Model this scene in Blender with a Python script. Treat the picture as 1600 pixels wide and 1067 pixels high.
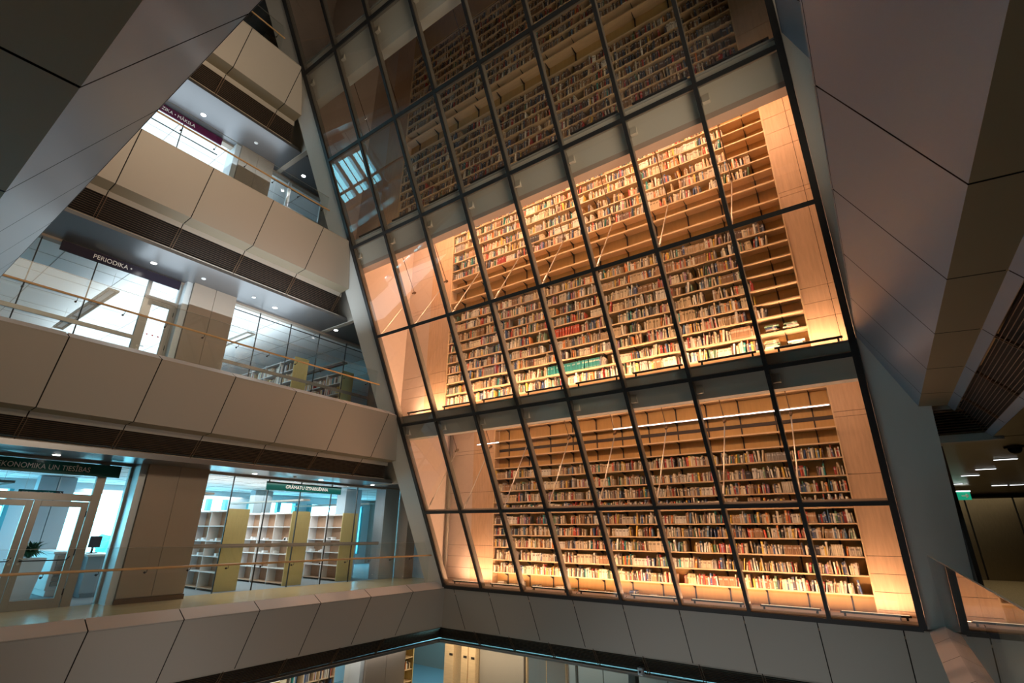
import bpy, bmesh, math, random
from mathutils import Vector, Matrix
random.seed(7)
S = bpy.context.scene
COL = S.collection
for o in list(bpy.data.objects): bpy.data.objects.remove(o)

# ------------------------------------------------------------------ camera
F_PX, YAW, PITCH, ROLL = 775.8158, -0.6194, 0.3654, -0.0069
cam_d = bpy.data.cameras.new('camera'); cam = bpy.data.objects.new('camera', cam_d); COL.objects.link(cam)
cam_d.sensor_fit = 'HORIZONTAL'; cam_d.sensor_width = 36.0; cam_d.lens = 36.0 * F_PX / 1600.0
cam_d.clip_start = 0.05; cam_d.clip_end = 500
def _cam():
    cy, sy, cp, sp = math.cos(YAW), math.sin(YAW), math.cos(PITCH), math.sin(PITCH)
    f = Vector((sy*cp, cy*cp, sp)); r = Vector((cy, -sy, 0)); d = f.cross(r)
    c, s = math.cos(ROLL), math.sin(ROLL)
    right = c*r + s*d; down = -s*r + c*d
    m = Matrix((right, -down, -f)).transposed().to_4x4()
    m.translation = Vector((0, 0, 1.749)); return m
cam.matrix_world = _cam()
S.camera = cam
# ------------------------------------------------------------------ view + world
S.view_settings.view_transform = 'Standard'; S.view_settings.look = 'None'
S.view_settings.gamma = 1.0; S.view_settings.use_curve_mapping = False
S.view_settings.exposure = 0.12
W = bpy.data.worlds.new('World'); S.world = W; W.use_nodes = True
wn = W.node_tree; wn.nodes.clear()
wo = wn.nodes.new('ShaderNodeOutputWorld'); wb = wn.nodes.new('ShaderNodeBackground')
wb.inputs[0].default_value = (0.27, 0.80, 1.0, 1); wb.inputs[1].default_value = 10.0
wn.links.new(wb.outputs[0], wo.inputs[0])
S.cycles.max_bounces = 8; S.cycles.diffuse_bounces = 3; S.cycles.glossy_bounces = 3
S.cycles.transparent_max_bounces = 16; S.cycles.transmission_bounces = 4
S.cycles.caustics_reflective = False; S.cycles.caustics_refractive = False
S.cycles.sample_clamp_indirect = 4.0

def area(name, loc, size, size_y, power, color, direction, up=(0, 0, 1), spread=180, portal=False):
    l = bpy.data.lights.new(name, 'AREA'); l.shape = 'RECTANGLE'; l.size = size; l.size_y = size_y
    l.energy = power; l.color = color; l.spread = math.radians(spread)
    if portal: l.cycles.is_portal = True
    o = bpy.data.objects.new(name, l); COL.objects.link(o)
    z = -Vector(direction).normalized(); x = Vector(up).cross(z)
    if x.length < 1e-3: x = Vector((1, 0, 0))
    x.normalize(); y = z.cross(x)
    m = Matrix((x, y, z)).transposed().to_4x4(); m.translation = Vector(loc); o.matrix_world = m
    return o
WARM = (1.0, 0.56, 0.32); COOL = (0.80, 0.93, 1.0); DAY = (0.30, 0.80, 1.0); NEUT = (1.0, 0.86, 0.70)
# unseen fill lights added above the hall, on its floor and in the right galleries
area('atrium_fill', (-6.3, 0.6, 20.5), 11, 4, 60, (1.0, 0.88, 0.76), (0, 0.1, -1))
area('lobby_fill', (-6.3, 9.8, -10.8), 12, 5.5, 195, (1.0, 0.96, 0.92), (0, 0, 1))
area('gallery_fill', (1.6, 4.8, 7.1), 6.5, 1.6, 300, (1.0, 0.79, 0.56), (-1, 0, 0.2), spread=125)
area('gallery_fill', (1.6, 5.0, 12.5), 6, 2.0, 105, (1.0, 0.80, 0.58), (-1, 0, 0.05), spread=130)
# linear uplights on the sills of both lit tiers, then strips under the ceilings
area('tier_light', (-6.2, 14.38, 0.14), 12.8, 0.10, 430, WARM, (0, 0.10, 1), up=(0, 1, 0))
area('tier_light', (-6.2, 11.74, 5.46), 12.8, 0.10, 430, WARM, (0, -0.08, 1), up=(0, 1, 0))
area('tier_light', (-6.2, 10.1, 12.80), 12.8, 0.15, 520, WARM, (0, 0.75, -1), up=(0, 1, 0))
area('tier_light', (-6.2, 12.9, 5.40), 12.8, 0.15, 130, WARM, (0, 0.75, -1), up=(0, 1, 0))  # fill added under the lowest tier's ceiling, no fixture there
# reading rooms behind the left galleries
area('tier_light', (-6.2, 8.95, 10.95), 12.8, 0.15, 13, (1.0, 0.6, 0.3), (0, 0.5, 1), up=(0, 1, 0))  # faint warm fill added to lift the unlit upper tier
area('room_light', (-19.5, 6.5, 8.0), 5, 13, 430, COOL, (0, 0, 1), up=(1, 0, 0))
area('room_light', (-19.5, 4.5, 13.4), 5, 9, 300, COOL, (0, 0, 1), up=(1, 0, 0))
area('room_light', (-20.0, 9.5, 3.15), 6, 9, 520, (1, 0.93, 0.86), (0, 0, -1), up=(1, 0, 0))
area('room_light', (-20.0, 12, -2.3), 6, 10, 260, (1, 0.93, 0.82), (0, 0, -1), up=(1, 0, 0))
area('room_light', (-12.5, 19.8, -2.2), 8, 2.5, 90, (1, 0.85, 0.62), (0, 0, -1))
area('room_light', (-13.8, 16.9, -2.15), 4.6, 1.4, 95, (1, 0.80, 0.52), (0, 0.15, -1))  # warm fill added to brighten the cupboards on the floor below
area('daylight_portal', (-24.3, 9.5, 1.9), 15, 2.8, 1, (1, 1, 1), (1, 0, 0), portal=True)
area('corridor_light', (3.6, 24, 3.2), 3.0, 12, 60, (1.0, 0.86, 0.62), (0, 0, -1), up=(0, 1, 0))

# ------------------------------------------------------------------ materials
MATS = {}
def principled(name, color, rough=0.6, metal=0.0, spec=0.5, emit=None, estr=0.0, noise=0.0, nscale=4.0, stretch=(1, 1, 1), bump=0.0, col2=None):
    m = bpy.data.materials.new(name); m.use_nodes = True; nt = m.node_tree; b = nt.nodes['Principled BSDF']
    b.inputs['Base Color'].default_value = (*color, 1); b.inputs['Roughness'].default_value = rough
    b.inputs['Metallic'].default_value = metal; b.inputs['Specular IOR Level'].default_value = spec
    if emit: b.inputs['Emission Color'].default_value = (*emit, 1); b.inputs['Emission Strength'].default_value = estr
    if noise or bump:
        tc = nt.nodes.new('ShaderNodeTexCoord'); mp = nt.nodes.new('ShaderNodeMapping'); mp.inputs['Scale'].default_value = stretch
        no = nt.nodes.new('ShaderNodeTexNoise'); no.inputs['Scale'].default_value = nscale; no.inputs['Detail'].default_value = 5
        nt.links.new(tc.outputs['Object'], mp.inputs[0]); nt.links.new(mp.outputs[0], no.inputs['Vector'])
        if noise:
            r = nt.nodes.new('ShaderNodeValToRGB'); c2 = col2 or tuple(c*(1-noise) for c in color)
            r.color_ramp.elements[0].position = 0.3; r.color_ramp.elements[1].position = 0.7
            r.color_ramp.elements[0].color = (*c2, 1); r.color_ramp.elements[1].color = (*color, 1)
            nt.links.new(no.outputs['Fac'], r.inputs[0]); nt.links.new(r.outputs[0], b.inputs['Base Color'])
        if bump:
            bp = nt.nodes.new('ShaderNodeBump'); bp.inputs['Strength'].default_value = bump; bp.inputs['Distance'].default_value = 0.01
            nt.links.new(no.outputs['Fac'], bp.inputs['Height']); nt.links.new(bp.outputs[0], b.inputs['Normal'])
    MATS[name] = m; return m
def glassmat(name, tint, refl_ior=1.5, boost=1.0, rough=0.0):
    m = bpy.data.materials.new(name); m.use_nodes = True; nt = m.node_tree; nt.nodes.clear()
    o = nt.nodes.new('ShaderNodeOutputMaterial'); mx = nt.nodes.new('ShaderNodeMixShader'); t = nt.nodes.new('ShaderNodeBsdfTransparent')
    g = nt.nodes.new('ShaderNodeBsdfGlossy'); fr = nt.nodes.new('ShaderNodeFresnel'); mu = nt.nodes.new('ShaderNodeMath')
    mu.operation = 'MULTIPLY'; mu.inputs[1].default_value = boost; mu.use_clamp = True
    fr.inputs['IOR'].default_value = refl_ior; t.inputs[0].default_value = (*tint, 1); g.inputs['Roughness'].default_value = rough
    # same fresnel from both faces of the thin pane
    geo = nt.nodes.new('ShaderNodeNewGeometry'); pass
    mi = nt.nodes.new('ShaderNodeMix'); mi.data_type = 'FLOAT'; mi.inputs['A'].default_value = refl_ior; mi.inputs['B'].default_value = 1.0/refl_ior
    nt.links.new(mi.outputs[0], fr.inputs['IOR'])
    nt.links.new(geo.outputs['Backfacing'], mi.inputs['Factor']); 
    nt.links.new(fr.outputs[0], mu.inputs[0]); nt.links.new(mu.outputs[0], mx.inputs[0])
    nt.links.new(t.outputs[0], mx.inputs[1]); nt.links.new(g.outputs[0], mx.inputs[2]); nt.links.new(mx.outputs[0], o.inputs[0])
    MATS[name] = m; return m
def bookmat(name, individual):
    m = bpy.data.materials.new(name); m.use_nodes = True; nt = m.node_tree; b = nt.nodes['Principled BSDF']; b.inputs['Roughness'].default_value = 0.6
    at = nt.nodes.new('ShaderNodeAttribute'); at.attribute_name = 'tone'
    if individual:
        oi = nt.nodes.new('ShaderNodeObjectInfo')
        mx = nt.nodes.new('ShaderNodeMix'); mx.data_type = 'RGBA'; mx.blend_type = 'MIX'
        # tone.r: 0 = cover colour, 1 = fixed colour held in the attribute's g channel (paper / label)
        sp = nt.nodes.new('ShaderNodeSeparateColor'); nt.links.new(at.outputs['Color'], sp.inputs[0])
        cb = nt.nodes.new('ShaderNodeCombineColor')
        for i, k in enumerate((1.0, 0.9, 0.72)):
            mm = nt.nodes.new('ShaderNodeMath'); mm.operation = 'MULTIPLY'; mm.inputs[1].default_value = k
            nt.links.new(sp.outputs[1], mm.inputs[0]); nt.links.new(mm.outputs[0], cb.inputs[i])
        nt.links.new(sp.outputs[0], mx.inputs['Factor']); nt.links.new(oi.outputs['Color'], mx.inputs['A']); nt.links.new(cb.outputs[0], mx.inputs['B'])
        nt.links.new(mx.outputs['Result'], b.inputs['Base Color'])
    else:
        nt.links.new(at.outputs['Color'], b.inputs['Base Color'])
    MATS[name] = m; return m
principled('soffit_shaded', (0.27, 0.22, 0.15), 0.55)  # light on the undersides put into the colour: browner and darker
principled('soffit_near_shaded', (0.25, 0.19, 0.11), 0.55)  # same painted-in shade for near and right undersides
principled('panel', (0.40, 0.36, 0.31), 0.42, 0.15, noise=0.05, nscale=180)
principled('panel_near_shaded', (0.20, 0.25, 0.32), 0.33, 0.35, noise=0.05, nscale=160)  # panel copy coloured bluer and darker for the dimmer, cooler light there
principled('panel_slab', (0.62, 0.61, 0.58), 0.6, noise=0.06, nscale=120)
principled('panel_light', (0.62, 0.56, 0.53), 0.5)
principled('joint', (0.01, 0.008, 0.007), 0.9)
principled('bronze', (0.16, 0.10, 0.06), 0.4, 0.5)
principled('grille_back', (0.006, 0.005, 0.005), 0.8)
principled('ceiling_metal', (0.20, 0.20, 0.21), 0.3, 0.7)
principled('ceiling_white', (0.85, 0.87, 0.88), 0.8, bump=0.05, nscale=60)
principled('floor_wood', (0.66, 0.50, 0.27), 0.22, noise=0.2, nscale=3, stretch=(12, 1, 1))
principled('floor_grey', (0.24, 0.28, 0.31), 0.8, noise=0.1, nscale=80)
principled('pillar', (0.36, 0.30, 0.25), 0.45, 0.1, noise=0.06, nscale=60)
principled('white_trim', (0.66, 0.72, 0.76), 0.4, 0.3)
principled('door_metal', (0.34, 0.32, 0.29), 0.4, 0.5)
principled('frame_black', (0.012, 0.012, 0.013), 0.5)
principled('frame_grey', (0.25, 0.23, 0.20), 0.5, 0.3)
principled('sill', (0.34, 0.35, 0.33), 0.6)
principled('beam', (0.58, 0.56, 0.50), 0.75)
principled('lip', (0.46, 0.36, 0.30), 0.7)
principled('wood', (0.68, 0.47, 0.31), 0.45, noise=0.16, nscale=2.2, stretch=(9, 9, 1))
principled('shelf_wood', (0.75, 0.55, 0.34), 0.4, noise=0.13, nscale=2.0, stretch=(1, 9, 9))
principled('back_wood', (0.54, 0.34, 0.12), 0.55, noise=0.12, nscale=2.0, stretch=(9, 9, 1))
principled('plaster', (0.66, 0.55, 0.48), 0.8, noise=0.04, nscale=8)
principled('bracket', (0.03, 0.022, 0.02), 0.5, 0.3)
principled('steel', (0.55, 0.52, 0.48), 0.3, 0.9)
principled('handrail', (0.62, 0.37, 0.16), 0.35, noise=0.15, nscale=3, stretch=(12, 1, 1))
principled('white', (0.8, 0.82, 0.84), 0.5)
principled('daylit_frame', (0.10, 0.45, 0.55), 0.5)  # cyan daylight on the frames painted in as their colour
principled('case_end', (0.62, 0.53, 0.24), 0.5, noise=0.08, nscale=4, stretch=(8, 8, 1))
principled('case_wood', (0.55, 0.36, 0.24), 0.5, noise=0.1, nscale=3, stretch=(8, 8, 1))
principled('sign_green', (0.002, 0.085, 0.075), 0.22)
principled('sign_purple', (0.016, 0.010, 0.025), 0.25)
principled('sign_wine', (0.075, 0.004, 0.035), 0.22)
principled('letters', (0.85, 0.85, 0.82), 0.5)
principled('lamp', (1, 1, 1), 0.5, emit=(1.0, 0.97, 0.92), estr=14)
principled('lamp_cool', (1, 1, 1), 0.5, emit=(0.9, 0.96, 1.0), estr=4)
principled('lamp_warm', (1, 1, 1), 0.5, emit=(1.0, 0.72, 0.42), estr=1.6)
principled('red_dot', (0.8, 0.04, 0.01), 0.5)
principled('leaf', (0.02, 0.10, 0.045), 0.5, noise=0.4, nscale=6)
principled('tree', (0.08, 0.35, 0.40), 0.9, noise=0.3, nscale=2)
principled('black_plastic', (0.015, 0.015, 0.02), 0.4)
principled('brushed', (0.30, 0.24, 0.15), 0.28, 0.95, noise=0.25, nscale=3, stretch=(40, 40, 1), bump=0.05)
principled('dark_wall', (0.03, 0.028, 0.026), 0.8)
principled('concrete', (0.34, 0.31, 0.28), 0.8)
principled('exit_green', (0.0, 0.22, 0.12), 0.4, emit=(0.0, 0.35, 0.2), estr=0.6)
principled('paper', (0.75, 0.70, 0.60), 0.8)
principled('blue_panel', (0.35, 0.45, 0.52), 0.5)
glassmat('glass', (0.93, 0.91, 0.88), 1.5, 1.6)
glassmat('glass_clear', (0.95, 0.97, 0.97), 1.45, 1.0)
bookmat('book_cover', True); bookmat('book_mass', False)

# ------------------------------------------------------------------ mesh builder
class MB:
    def __init__(s): s.v = []; s.f = []; s.c = []; s.mi = []; s.cur = 0
    def quad(s, pts, mi=None):
        n = len(s.v); s.v += [tuple(p) for p in pts]; s.f.append(tuple(range(n, n+len(pts)))); s.mi.append(s.cur if mi is None else mi)
    def box(s, a, b, mi=None):
        x0, y0, z0 = a; x1, y1, z1 = b; n = len(s.v)
        s.v += [(x0,y0,z0),(x1,y0,z0),(x1,y1,z0),(x0,y1,z0),(x0,y0,z1),(x1,y0,z1),(x1,y1,z1),(x0,y1,z1)]
        for f in ((0,3,2,1),(4,5,6,7),(0,1,5,4),(1,2,6,5),(2,3,7,6),(3,0,4,7)): s.f.append(tuple(n+i for i in f)); s.mi.append(s.cur if mi is None else mi)
    def hexa(s, p, mi=None):
        """8 points: bottom ring 0-3, top ring 4-7"""
        n = len(s.v); s.v += [tuple(q) for q in p]
        for f in ((0,3,2,1),(4,5,6,7),(0,1,5,4),(1,2,6,5),(2,3,7,6),(3,0,4,7)): s.f.append(tuple(n+i for i in f)); s.mi.append(s.cur if mi is None else mi)
    def bar(s, p, q, w, h=None, up=(0,0,1), mi=None):
        p = Vector(p); q = Vector(q); d = (q-p).normalized(); u = Vector(up)
        sd = d.cross(u)
        if sd.length < 1e-4: sd = d.cross(Vector((1,0,0)))
        sd.normalize(); u = sd.cross(d); h = w if h is None else h
        a = sd*w/2; b = u*h/2
        s.hexa([p-a-b, p+a-b, p+a+b, p-a+b, q-a-b, q+a-b, q+a+b, q-a+b], mi)
    def tube(s, pts, r, seg=8, mi=None, r2=None):
        pts = [Vector(p) for p in pts]; n0 = len(s.v); N = len(pts)
        for i, p in enumerate(pts):
            d = (pts[min(i+1, N-1)] - pts[max(i-1, 0)]).normalized(); a = d.cross(Vector((0,0,1)))
            if a.length < 1e-3: a = Vector((1,0,0))
            a.normalize(); b = d.cross(a); rr = r if r2 is None else r + (r2-r)*i/(N-1)
            for k in range(seg):
                t = 2*math.pi*k/seg; s.v.append(tuple(p + rr*(math.cos(t)*a + math.sin(t)*b)))
        for i in range(N-1):
            for k in range(seg):
                k2 = (k+1) % seg; s.f.append((n0+i*seg+k, n0+i*seg+k2, n0+(i+1)*seg+k2, n0+(i+1)*seg+k)); s.mi.append(s.cur if mi is None else mi)
        s.f.append(tuple(n0+k for k in range(seg))[::-1]); s.mi.append(s.cur if mi is None else mi)
        s.f.append(tuple(n0+(N-1)*seg+k for k in range(seg))); s.mi.append(s.cur if mi is None else mi)
    def disc(s, c, r, h, seg=20, axis='z', mi=None):
        c = Vector(c); e = {'z': Vector((0,0,h)), 'x': Vector((h,0,0)), 'y': Vector((0,h,0))}[axis]
        s.tube([c, c+e], r, seg, mi)
    def build(s, name, mat, parent=None, origin=None, smooth=False, bevel=0):
        me = bpy.data.meshes.new(name); vs = s.v
        if origin is not None: vs = [(x-origin[0], y-origin[1], z-origin[2]) for x, y, z in vs]
        me.from_pydata(vs, [], s.f)
        for m in (mat if isinstance(mat, (list, tuple)) else [mat]): me.materials.append(MATS[m])
        me.polygons.foreach_set('material_index', s.mi)
        if s.c:
            a = me.color_attributes.new('tone', 'FLOAT_COLOR', 'CORNER'); buf = []
            for p, c in zip(me.polygons, s.c): buf += [c[0], c[1], c[2], 1.0]*p.loop_total
            a.data.foreach_set('color', buf)
        me.update(); o = bpy.data.objects.new(name, me); COL.objects.link(o)
        if origin is not None: o.location = origin
        if smooth:
            for p in me.polygons: p.use_smooth = True
        if bevel:
            b = o.modifiers.new('bevel', 'BEVEL'); b.width = bevel; b.segments = 2; b.limit_method = 'ANGLE'
        if parent: parentto(o, parent)
        return o
def parentto(o, p):
    o.parent = p
    o.matrix_parent_inverse = Matrix.Translation(-wloc(p)) if not p.rotation_euler.z else (Matrix.Translation(wloc(p)) @ p.rotation_euler.to_matrix().to_4x4()).inverted()
def wloc(p):
    l = Vector(p.location)
    if p.parent: l = l  # parts are stored in world coordinates through their inverse
    return l
def empty(name, loc, label, cat, group=None, rz=0):
    o = bpy.data.objects.new(name, None); o.location = loc; o.rotation_euler = (0, 0, rz); o.empty_display_size = 0.2; COL.objects.link(o)
    tag(o, label, cat, group); return o
def tag(o, label=None, cat=None, group=None, kind=None):
    if label: o['label'] = label
    if cat: o['category'] = cat
    if group: o['group'] = group
    if kind: o['kind'] = kind
    return o
def struct(o): o['kind'] = 'structure'; return o
def text(name, body, mat, origin, xdir, ydir, height, parent=None, extrude=0.004, label=None, width=None):
    c = bpy.data.curves.new(name, 'FONT'); c.body = body; c.size = 1.0; c.extrude = 0.0
    t = bpy.data.objects.new('tmp', c); COL.objects.link(t)
    dg = bpy.context.evaluated_depsgraph_get(); me = bpy.data.meshes.new_from_object(t.evaluated_get(dg))
    bpy.data.objects.remove(t); bpy.data.curves.remove(c)
    xs = [v.co.x for v in me.vertices]; ys = [v.co.y for v in me.vertices]
    x0, w = min(xs), max(xs)-min(xs); k = height/0.70; kx = k if width is None else width/w
    X, Y = Vector(xdir).normalized(), Vector(ydir).normalized(); O = Vector(origin)
    for v in me.vertices: v.co = O + X*(v.co.x-x0)*kx + Y*v.co.y*k
    me.materials.clear(); me.materials.append(MATS[mat])
    o = bpy.data.objects.new(name, me); COL.objects.link(o); me.update()
    if parent: parentto(o, parent)
    return o

# ------------------------------------------------------------------ geometry constants
GX0, GX1, PW = -12.725, 0.167, 1.6116
ROWS = [0.0, 2.345, 5.071, 7.819, 10.553, 13.213, 15.839, 18.6, 21.3]
TILT = 0.510
gy = lambda z: 14.0 - TILT*z
LT = {0: -0.06, 1: 5.37, 2: 10.76, 3: 16.03, 4: 21.4, -1: -5.5}          # outer top edge of each parapet
RIDGE = {0: -1.30, 1: -1.36, 2: -1.30, 3: -1.15, 4: -1.3, -1: -1.3}
FOOT = {0: -2.0, 1: -1.98, 2: -2.02, 3: -1.78, 4: -2.0, -1: -2.0}
def prof(k):
    t, r, f = LT[k], RIDGE[k], FOOT[k]
    return dict(cap=(0.35, t+0.18), top=(0, t), ridge=(0.68, t+r), soff=(1.10, t+r-0.03), g0=(1.18, t+r-0.14), g1=(1.52, t+f+0.09), foot=(1.60, t+f))
SIDES = {
 'left':  dict(pt=lambda u, d, z: (-12.73-d, u, z)),
 'right': dict(pt=lambda u, d, z: (0.25+d, u, z)),
 'near':  dict(pt=lambda u, d, z: (u, 0.97-d, z)),
 'far':   dict(pt=lambda u, d, z: (u, 14.02+d, z)),
}
def facade(side, k, lo, hi, joints, mat, grille_label, soff_mat=None):
    pt = SIDES[side]['pt']; P = prof(k); GAP = 0.011
    js = [None] + joints + [None]
    def seg(mb, a, b, i, mi=0):
        (d0, z0), (d1, z1) = a, b
        L0 = lo(d0, z0) if js[i] is None else js[i]+GAP; L1 = lo(d1, z1) if js[i] is None else js[i]+GAP
        H0 = hi(d0, z0) if js[i+1] is None else js[i+1]-GAP; H1 = hi(d1, z1) if js[i+1] is None else js[i+1]-GAP
        L0 = max(L0, lo(d0, z0)); L1 = max(L1, lo(d1, z1)); H0 = min(H0, hi(d0, z0)); H1 = min(H1, hi(d1, z1))
        if H0 <= L0 and H1 <= L1: return
        mb.quad([pt(L0, d0, z0), pt(H0, d0, z0), pt(H1, d1, z1), pt(L1, d1, z1)], mi)
    mb = MB()
    for i in range(len(js)-1):
        seg(mb, P['cap'], P['top'], i, 1); seg(mb, P['top'], P['ridge'], i, 0); seg(mb, P['ridge'], P['soff'], i, 2)
        seg(mb, P['soff'], P['g0'], i, 0); seg(mb, P['g1'], P['foot'], i, 0)
    # dark backing 25 mm behind the cladding, closing the joints
    js2 = js; js = [None, None]
    e = 0.025
    for a, b in (('cap','top'), ('top','ridge'), ('ridge','soff'), ('soff','g0'), ('g1','foot')):
        A, B = P[a], P[b]; nx, nz = (B[1]-A[1]), -(B[0]-A[0]); n = math.hypot(nx, nz); nx, nz = nx/n, nz/n
        if nx < 0 or (a == 'ridge'): nx, nz = abs(nx), abs(nz)
        if a == 'cap': nx, nz = 0.3, -0.9
        seg(mb, (A[0]+abs(nx)*e, A[1]+nz*e), (B[0]+abs(nx)*e, B[1]+nz*e), 0, 3)
    js = js2
    o = struct(mb.build('wall_%s' % side, [mat, 'panel_light', soff_mat or mat, 'joint']))
    # louvre grille between g0 and g1
    g = empty('louvre_grille', pt((lo(1.3, P['g1'][1])+hi(1.3, P['g1'][1]))/2, P['g0'][0], P['g1'][1]), grille_label, 'ventilation grille')
    (d0, z0), (d1, z1) = P['g0'], P['g1']; L = math.hypot(d1-d0, z1-z0); dx, dz = (d1-d0)/L, (z1-z0)/L; nx, nz = -dz, dx  # inward normal
    if nx < 0: nx, nz = -nx, -nz
    bk = MB(); a = (d0+nx*0.09, z0+nz*0.09); b = (d1+nx*0.09, z1+nz*0.09); js = [None, None]
    seg(bk, a, b, 0); js = js2; bk.build('backing', 'grille_back', g)
    n = 11; sl = MB()
    for i in range(n+1):
        t = L*i/n; d, z = d0+dx*t, z0+dz*t
        w, th = 0.016, 0.006
        c = [(d, z), (d+nx*w, z+nz*w), (d+nx*w+dx*th, z+nz*w+dz*th), (d+dx*th, z+dz*th)]
        Lr = [pt(lo(*q), *q) for q in c]; Hr = [pt(hi(*q), *q) for q in c]
        sl.hexa([Lr[0], Lr[1], Lr[2], Lr[3], Hr[0], Hr[1], Hr[2], Hr[3]])
    sl.build('slats', 'bronze', g)
    for j in joints:
        if j < lo(d0, z0)+0.1 or j > hi(d1, z1)-0.05: continue
        for off in (-0.03, 0.03):
            st = MB()
            c0 = [pt(j+off-0.006, d0-nx*0.004, z0), pt(j+off+0.006, d0-nx*0.004, z0), pt(j+off+0.006, d0+nx*0.03, z0+nz*0.03), pt(j+off-0.006, d0+nx*0.03, z0+nz*0.03)]
            c1 = [pt(j+off-0.006, d1-nx*0.004, z1), pt(j+off+0.006, d1-nx*0.004, z1), pt(j+off+0.006, d1+nx*0.03, z1+nz*0.03), pt(j+off-0.006, d1+nx*0.03, z1+nz*0.03)]
            st.hexa(c0+c1); st.build('strap', 'bronze', g)
    return o
LJ = [-0.94+1.685*i for i in range(0, 9)]        # joints of the long side galleries, along Y
FJ = [-12.34, -10.87, -9.35, -7.81, -6.28, -4.75, -3.23, -1.70, -0.17]
side_hi = lambda d, z: gy(z)
WORD = {0: 'lowest in view', 1: 'second from the bottom', 2: 'third from the bottom', 3: 'topmost'}
for k in (0, 1, 2, 3):
    hi = (lambda d, z: 14.04+d) if k == 0 else side_hi
    facade('left', k, lambda d, z: 0.97-d, hi, LJ, 'panel', soff_mat='soffit_shaded', grille_label='long dark louvre strip under a left gallery parapet, %s' % {0: 'lowest of four', 1: 'above the green signs', 2: 'above the purple sign', 3: 'above the wine red sign'}[k])
for k in (0, 1, 2, 3):
    hi = (lambda d, z: 14.04+d) if k == 0 else side_hi
    facade('right', k, lambda d, z: 0.97-d, hi, LJ if k else LJ, 'panel_near_shaded' if k else 'panel', soff_mat='soffit_near_shaded', grille_label={0: 'louvre strip below the right gallery floor', 1: 'wide dark ceiling louvre strip at the right edge', 2: 'louvre strip behind the upper right parapet', 3: 'highest louvre strip on the right side'}[k])
facade('near', 1, lambda d, z: -12.73-d, lambda d, z: 0.25+d, [-12.34-1.52+0.0, ] + [x for x in (-10.9, -9.35, -7.8, -6.25, -4.7, -3.13, -1.6, -0.1)], 'panel_near_shaded', 'louvre strip under the near overhead parapet', 'soffit_near_shaded')
for k in (2, 3): facade('near', k, lambda d, z: -12.73-d, lambda d, z: 0.25+d, FJ, 'panel_near_shaded', 'louvre strip under the %s near parapet, hidden overhead' % {2: 'upper', 3: 'topmost'}[k], 'soffit_near_shaded')
facade('near', 0, lambda d, z: -12.73-d, lambda d, z: 0.25+d, FJ, 'panel', 'louvre strip under the parapet nearest the viewer')
facade('far', 0, lambda d, z: -12.73-d, lambda d, z: 0.25+d, FJ, 'panel', 'dark louvre strip below the great glass wall')

# ------------------------------------------------------------------ leaning slabs either side of the glass
def slab(x0, x1, name):
    mb = MB(); z0, z1 = -0.02, 22.0; t = 0.30
    mb.hexa([(x0, gy(z0), z0), (x1, gy(z0), z0), (x1, gy(z0)+t, z0), (x0, gy(z0)+t, z0), (x0, gy(z1), z1), (x1, gy(z1), z1), (x1, gy(z1)+t, z1), (x0, gy(z1)+t, z1)])
    return struct(mb.build(name, 'panel_slab'))
slab(-13.62, GX0-0.07, 'trim_1'); slab(GX1+0.07, 1.12, 'trim_2')

# ------------------------------------------------------------------ the great glass wall
win = bpy.data.objects.new('window_1', None); win.location = (GX0, 14.0, 0); COL.objects.link(win); struct(win)
up = Vector((0, -TILT, 1)).normalized(); nrm = Vector((0, -1, -TILT)).normalized()
for i in range(9):
    x = GX0 + PW*i; w = 0.125 if i in (0, 8) else 0.082
    if i == 0: x -= 0.0
    mb = MB(); mb.bar(Vector((x, 14.0, 0)) + nrm*0.03, Vector((x, gy(21.3), 21.3)) + nrm*0.03, w, 0.05, up=nrm, mi=0)
    mb.bar(Vector((x, 14.0, 0)) - nrm*0.085, Vector((x, gy(21.3), 21.3)) - nrm*0.085, w*0.85, 0.15, up=nrm, mi=1)
    mb.build('mullion', ['frame_black', 'frame_grey'], win)
for j, z in enumerate(ROWS):
    p = Vector((GX0, gy(z), z)); q = Vector((GX1, gy(z), z)); mb = MB(); h = 0.12 if j == 0 else 0.095
    mb.bar(p + nrm*0.03, q + nrm*0.03, h, 0.045, up=nrm, mi=0); mb.bar(p - nrm*0.06, q - nrm*0.06, h*0.8, 0.10, up=nrm, mi=1)
    mb.build('transom', ['frame_black', 'frame_grey'], win)
for i in range(8):
    for j in range(8):
        a, b = ROWS[j], ROWS[j+1]; x0, x1 = GX0+PW*i+0.03, GX0+PW*(i+1)-0.03
        mb = MB(); mb.quad([(x0, gy(a+0.02), a+0.02), (x1, gy(a+0.02), a+0.02), (x1, gy(b-0.02), b-0.02), (x0, gy(b-0.02), b-0.02)])
        o = mb.build('pane', 'glass', win)

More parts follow.
